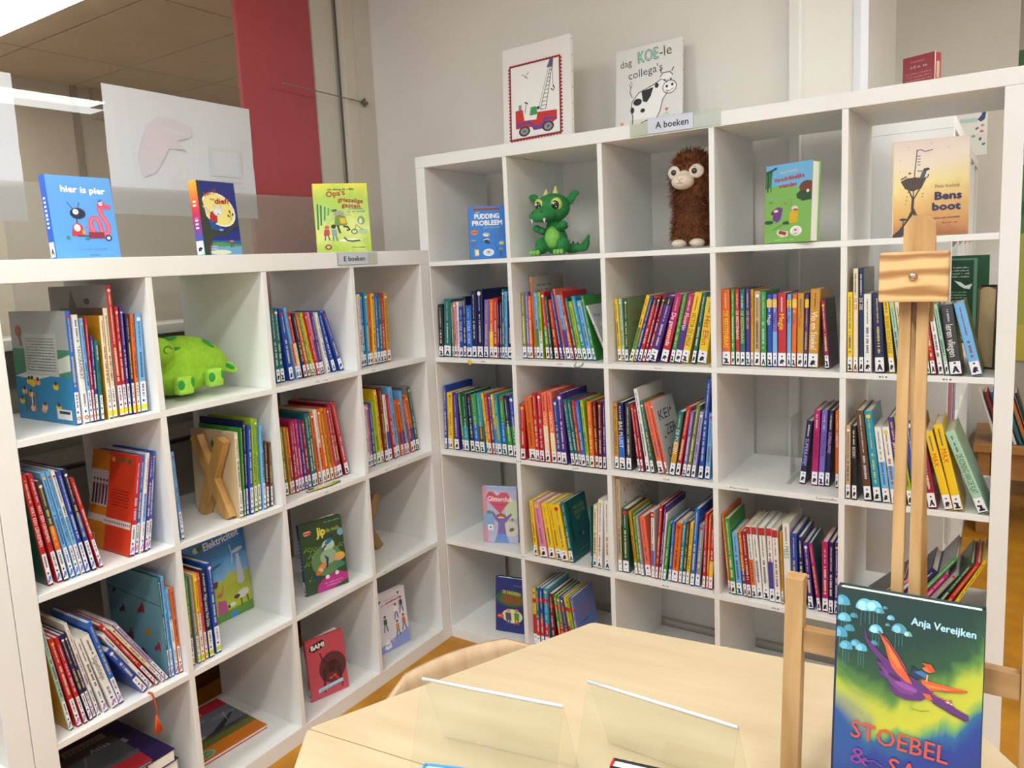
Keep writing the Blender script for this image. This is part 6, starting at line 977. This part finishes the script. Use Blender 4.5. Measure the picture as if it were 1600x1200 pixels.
fbook(Matrix.Identity(4), 1.437, -1.455, .74, .14, .018, .1015, 10, 3, 'small black book with red corner at the lower picture edge', mat('#b01c2c', .4), mat('#15171c', .4), group='small books standing on the reading table', roll=0, sticker=False)
fbook(Matrix.Identity(4), 1.248, -1.570, .74, .12, .014, .1015, 20, 3, 'small bright blue book tip at the lower picture edge', mat('#2c84e0', .4), mat('#3c94ec', .4), group='small books standing on the reading table', sticker=False)
g = empty('red_box', (1.608, -1.362, .7405), R_(-8), label='small red box before the left easel foot', cat='box'); box('box_body', 0, 0, 0, .10, .05, .060, mat('#a8202c', .4, coat=.3), g, .002); box('box_lid', -.001, -.001, .0602, .101, .051, .070, mat('#c02834', .4, coat=.3), g, .002)
# ------------------------------------------------------------------ wooden table easel with the dragon-rider book
EW = wood('#c09a68', '#9e7644', 'z', 34, .5); EWX = wood('#b48c5c', '#946a3c', 'x', 30, .5)
ea = empty('table_easel', (1.7155, -1.262, .7405), 0, 'wooden table easel holding the large dragon-rider book', 'easel')
LN = .12       # backward lean of the frame (slope dy/dz)
def slab(name, x0, z0, x1, z1, y, th, m, top=None, bev=.0015):
    """a bar lying in the leaning frame plane; x measured from the mast, z up from the table"""
    bm = bmesh.new(); bbox(bm, x0, y, z0, x1, y+th, z1, bev)
    for v in bm.verts: v.co.y += LN*v.co.z
    return bobj(name, bm, m, ea)
XM = 1.7155
slab('side_post', 1.5825-XM, 0, 1.6045-XM, .282, -.008, .022, EW); slab('side_post', 1.8315-XM, 0, 1.8535-XM, .282, -.008, .022, EW)
slab('cross_rail', 1.6047-XM, .190, 1.8313-XM, .219, -.004, .014, EWX); slab('cross_rail', 1.6047-XM, .002, 1.8313-XM, .012, -.006, .016, EWX)
bm = bmesh.new(); bbox(bm, 1.59-XM, -.058, .014, 1.845-XM, -.009, .026, .0015); bbox(bm, 1.59-XM, -.0612, .014, 1.845-XM, -.0584, .034, .0008); bobj('book_ledge', bm, EWX, ea)
LN = .08
slab('mast_slat', 1.6995-XM, .0, 1.7125-XM, .676, .022, .012, EW); slab('mast_slat', 1.7180-XM, .0, 1.7305-XM, .676, .022, .012, EW)
bm = bmesh.new(); pts = [(-.0165, .60), (.0165, .60), (.0165, .713), (.008, .722), (-.008, .7235), (-.0165, .711)]; lo = [bm.verts.new((x+.002, .0345+LN*z, z)) for x, z in pts]; hi = [bm.verts.new((x+.002, .047+LN*z, z)) for x, z in pts]
bm.faces.new(lo); bm.faces.new(hi[::-1]); [bm.faces.new((lo[i], hi[i], hi[(i+1) % 6], lo[(i+1) % 6])) for i in range(6)]; bobj('mast_head', bm, wood('#c8a26e', '#a67c48', 'z', 40, .5), ea)
KN = bpy.data.materials.new('pine_block'); KN.use_nodes = True; nt = KN.node_tree; b = nt.nodes['Principled BSDF']; tc = nt.nodes.new('ShaderNodeTexCoord'); mp = nt.nodes.new('ShaderNodeMapping'); mp.inputs['Scale'].default_value = (.25, 1, 1); wv = nt.nodes.new('ShaderNodeTexWave')
wv.bands_direction = 'Z'; wv.inputs['Scale'].default_value = 16; wv.inputs['Distortion'].default_value = 4.5; wv.inputs['Detail'].default_value = 2; wv.inputs['Detail Scale'].default_value = 2.2; cr = nt.nodes.new('ShaderNodeValToRGB')
cr.color_ramp.elements[0].position = .45; cr.color_ramp.elements[0].color = lin('#cfa972'); cr.color_ramp.elements[1].position = .98; cr.color_ramp.elements[1].color = lin('#966634')
nt.links.new(tc.outputs['Object'], mp.inputs[0]); nt.links.new(mp.outputs[0], wv.inputs[0]); nt.links.new(wv.outputs['Fac'], cr.inputs[0]); nt.links.new(cr.outputs[0], b.inputs['Base Color']); b.inputs['Roughness'].default_value = .5
slab('clamp_block', -.0355, .625, .0350, .682, .0015, .020, KN, bev=.003)
bm = bmesh.new(); ellips(bm, (0, .0525, .654), (.0048, .0035, .0048)); bobj('screw_cap', bm, mat('#c8b0a0', .12, 1), ea)
bm = bmesh.new(); tube(bm, [(0, .100, .62), (0, .30, .004)], .009, 4); bobj('rear_leg', bm, EW, ea)
DK = bpy.data.materials.new('rider_cover'); DK.use_nodes = True; nt = DK.node_tree; b = nt.nodes['Principled BSDF']
def N(t, **k):
    n = nt.nodes.new(t)
    for a_, v_ in k.items(): setattr(n, a_, v_)
    return n
def mth(op, a_, b_):
    n = N('ShaderNodeMath', operation=op)
    for i, q in enumerate((a_, b_)):
        if isinstance(q, (int, float)): n.inputs[i].default_value = q
        elif q is not None: nt.links.new(q, n.inputs[i])
    return n.outputs[0]
tc = N('ShaderNodeTexCoord'); sp = N('ShaderNodeSeparateXYZ'); nt.links.new(tc.outputs['Generated'], sp.inputs[0]); X, Z = sp.outputs['X'], sp.outputs['Z']
nz = N('ShaderNodeTexNoise'); nz.inputs['Scale'].default_value = 3.2; nz.inputs['Detail'].default_value = 5; nz.inputs['Distortion'].default_value = 1.2; nt.links.new(tc.outputs['Generated'], nz.inputs['Vector'])
n0 = mth('SUBTRACT', nz.outputs['Fac'], .5)
dx = mth('SUBTRACT', X, .45); hump = mth('MULTIPLY', mth('MULTIPLY', dx, dx), -.55)         # yellow glow sags in the middle left
t1 = mth('ADD', mth('ADD', mth('ADD', Z, hump), mth('MULTIPLY', n0, .22)), mth('MULTIPLY', X, -.14))
cr = N('ShaderNodeValToRGB'); e = cr.color_ramp.elements
st = [(.0, '#1c2c74'), (.22, '#1c3484'), (.29, '#1e5c8c'), (.325, '#6c9c50'), (.37, '#bcb830'), (.46, '#b0b430'), (.52, '#5c8430'), (.58, '#254c2c'), (.72, '#15362a'), (1, '#142e2c')]
while len(e) < len(st): e.new(.5)
for q, (p, c) in zip(e, st): q.position = p; q.color = lin(c)
nt.links.new(t1, cr.inputs[0])
# deep blue pool on the left below the glow
f1 = mth('MULTIPLY', mth('SUBTRACT', mth('ADD', .30, mth('MULTIPLY', n0, .5)), X), 5); f2 = mth('MULTIPLY', mth('SUBTRACT', .57, Z), 6)
cl = N('ShaderNodeClamp'); nt.links.new(mth('MULTIPLY', mth('MAXIMUM', f1, 0), mth('MAXIMUM', f2, 0)), cl.inputs[0])
mx = N('ShaderNodeMix', data_type='RGBA'); nt.links.new(cl.outputs[0], mx.inputs[0]); nt.links.new(cr.outputs[0], mx.inputs[6]); mx.inputs[7].default_value = lin('#1c4c8c'); nt.links.new(mx.outputs[2], b.inputs['Base Color'])
b.inputs['Roughness'].default_value = .3; b.inputs['Coat Weight'].default_value = .3; b.inputs['Coat Roughness'].default_value = .2
def art_rider(a):
    r = random.Random(5)
    for x, y, s_, c in ((.03, .93, .06, '4c94b0'), (.05, .86, .05, '5ca8c0'), (.02, .79, .06, '4490ac'), (.09, .82, .04, '3c8098'), (.07, .74, .05, '4c98b4'), (.14, .76, .04, '40889c'), (.18, .745, .045, '54a0b8'), (.12, .88, .03, '38788c'), (.20, .925, .07, '68b4cc'), (.26, .93, .06, '74bcd4'), (.30, .92, .035, '4c8c9c'), (.28, .835, .05, '68b0c8'), (.27, .78, .028, '3c7c90'), (.38, .90, .028, '58a0bc'), (.36, .87, .018, '3c7c8c'), (.44, .855, .055, '508c9c'), (.50, .845, .03, '6c9c98'), (.34, .94, .02, '3c7080')):
        a.poly([((x+s_*cos(t)), y+s_*.62*sin(t)*(1 if sin(t) > 0 else .22)) for t in [2*pi*k/16 for k in range(16)]], c)
        a.poly([((x-.3*s_+s_*.5*cos(t)), y+s_*.15+s_*.3*sin(t)) for t in [2*pi*k/12 for k in range(12)]], {'6': '9cd8e8', '7': 'a4dcec', '5': '80c0d4', '4': '68b0c8', '3': '4c90a4'}[c[0]])
        if s_ > .04:
            for q in (-.4, 0, .4): a.line([(x+q*s_, y-.01), (x+q*s_*1.1, y-.06-.03*r.random())], .0022, '5c8c94')
    a.text('Anja Vereijken', .52, .895, .030, 'a8d4ec', 'l', -2.5, .42, .0022)
    PU, PD, OR, OD = '5c2c6c', '40204c', 'd8582c', 'b03c24'
    a.poly([(.20, .845), (.225, .80), (.29, .765), (.35, .735), (.40, .72), (.44, .70), (.52, .68), (.58, .665), (.64, .64), (.66, .61), (.60, .585), (.50, .575), (.44, .585), (.40, .60), (.385, .615), (.40, .62), (.44, .61), (.40, .64), (.33, .655), (.30, .675), (.34, .675), (.30, .70), (.285, .715), (.35, .705), (.38, .69), (.33, .71), (.25, .755), (.205, .80)], PU)
    a.poly([(.31, .70), (.40, .67), (.50, .65), (.58, .63), (.55, .60), (.46, .60), (.40, .625)], '70387c'); a.ell(.50, .63, .08, .02, '8c4c98', -15); a.ell(.42, .66, .05, .014, PD, -25)
    a.poly([(.30, .84), (.36, .815), (.42, .77), (.48, .72), (.53, .665), (.55, .645), (.50, .65), (.44, .675), (.40, .70), (.37, .74), (.35, .78)], OR); a.line([(.30, .84), (.37, .80), (.44, .745), (.50, .69), (.55, .645)], .010, '4c2450'); a.poly([(.36, .80), (.42, .75), (.47, .70), (.44, .70), (.39, .74)], 'e87838')
    a.poly([(.60, .675), (.70, .672), (.80, .668), (.905, .668), (.86, .655), (.78, .648), (.68, .640), (.64, .625), (.61, .645)], OR); a.poly([(.62, .66), (.72, .66), (.80, .658), (.72, .648), (.65, .645)], 'e87838'); a.line([(.66, .645), (.78, .648), (.90, .664)], .006, OD)
    a.poly([(.60, .66), (.63, .61), (.67, .595), (.72, .585), (.80, .565), (.88, .545), (.915, .55), (.91, .57), (.84, .585), (.76, .61), (.70, .62), (.64, .645)], PU); a.poly([(.61, .62), (.66, .62), (.68, .60), (.64, .598)], OR); a.line([(.68, .59), (.80, .562), (.90, .545)], .008, PD)
    a.ell(.785, .607, .026, .012, 'a05878', 30); a.ell(.78, .605, .010, .006, 'ecdcc0'); a.ell(.80, .60, .009, .005, 'e0c8b0'); [a.line([(.68+.02*k, .62-.004*k), (.685+.02*k, .632-.004*k)], .006, 'c8503c') for k in range(5)]
    a.line([(.54, .72), (.56, .69), (.58, .675)], .022, '1c2838'); a.poly([(.52, .695), (.56, .715), (.62, .70), (.60, .675), (.55, .675)], '24304c'); a.poly([(.55, .70), (.60, .712), (.64, .70), (.62, .685)], '3c6ca4'); a.ell(.64, .72, .035, .018, 'd86838', -10); a.poly([(.60, .745), (.66, .745), (.69, .72), (.66, .712)], 'c84c28'); a.line([(.64, .70), (.635, .67)], .012, 'c89878'); a.line([(.54, .545), (.60, .543), (.66, .553)], .004, '4c5c1c')
    a.text('STOEBEL', .13, .365, .072, 'c04c3c', 'l', -2, .66, .0015); a.text('&', .13, .255, .070, '7c3c8c', 'l', 0, .13, .0015); a.line([(.24, .275), (.30, .285), (.36, .27)], .008, '7c3c8c'); a.text('SA', .40, .245, .075, 'c04c3c', 'l', -2, .2, .0015)
fbook(Matrix.Identity(4), 1.651, -1.31, .7672, .1475, .022, .2676, 1.4, 9.25, 'large picture book with purple dragon and rider, standing on the easel', mat('#1c2450', .35), mat('#163430', .35), art_rider, DK, group='large book on the easel', roll=0.1, sticker=False)

g = empty('wall_shelf', (1.60, 2.40, 1.155), label='white box shelf on the wall beyond, right of the green gull book', cat='shelf')
box('shelf_board', 0, 0, 0, .19, .2195, .02, WHITE, g, .001); box('shelf_top', 0, 0, .10, .19, .2195, .12, WHITE, g, .001); box('side_board', 0, .001, .0203, .015, .2195, .0997, WHITE, g); box('side_board', .175, .001, .0203, .19, .2195, .0997, WHITE, g); box('front_board', .0155, .001, .0203, .1745, .012, .0997, WHITE, g)
g = empty('clear_bookend', M=MR @ Matrix.Translation((1.2835, .075, zR(3)+.0004)), label='clear plastic bookend beside the five upright books in half-empty cubby', cat='bookend')
box('upright_sheet', 0, 0, .0021, .002, .14, .20, CLR, g); box('base_sheet', -.012, 0, 0, .002, .14, .002, CLR, g)
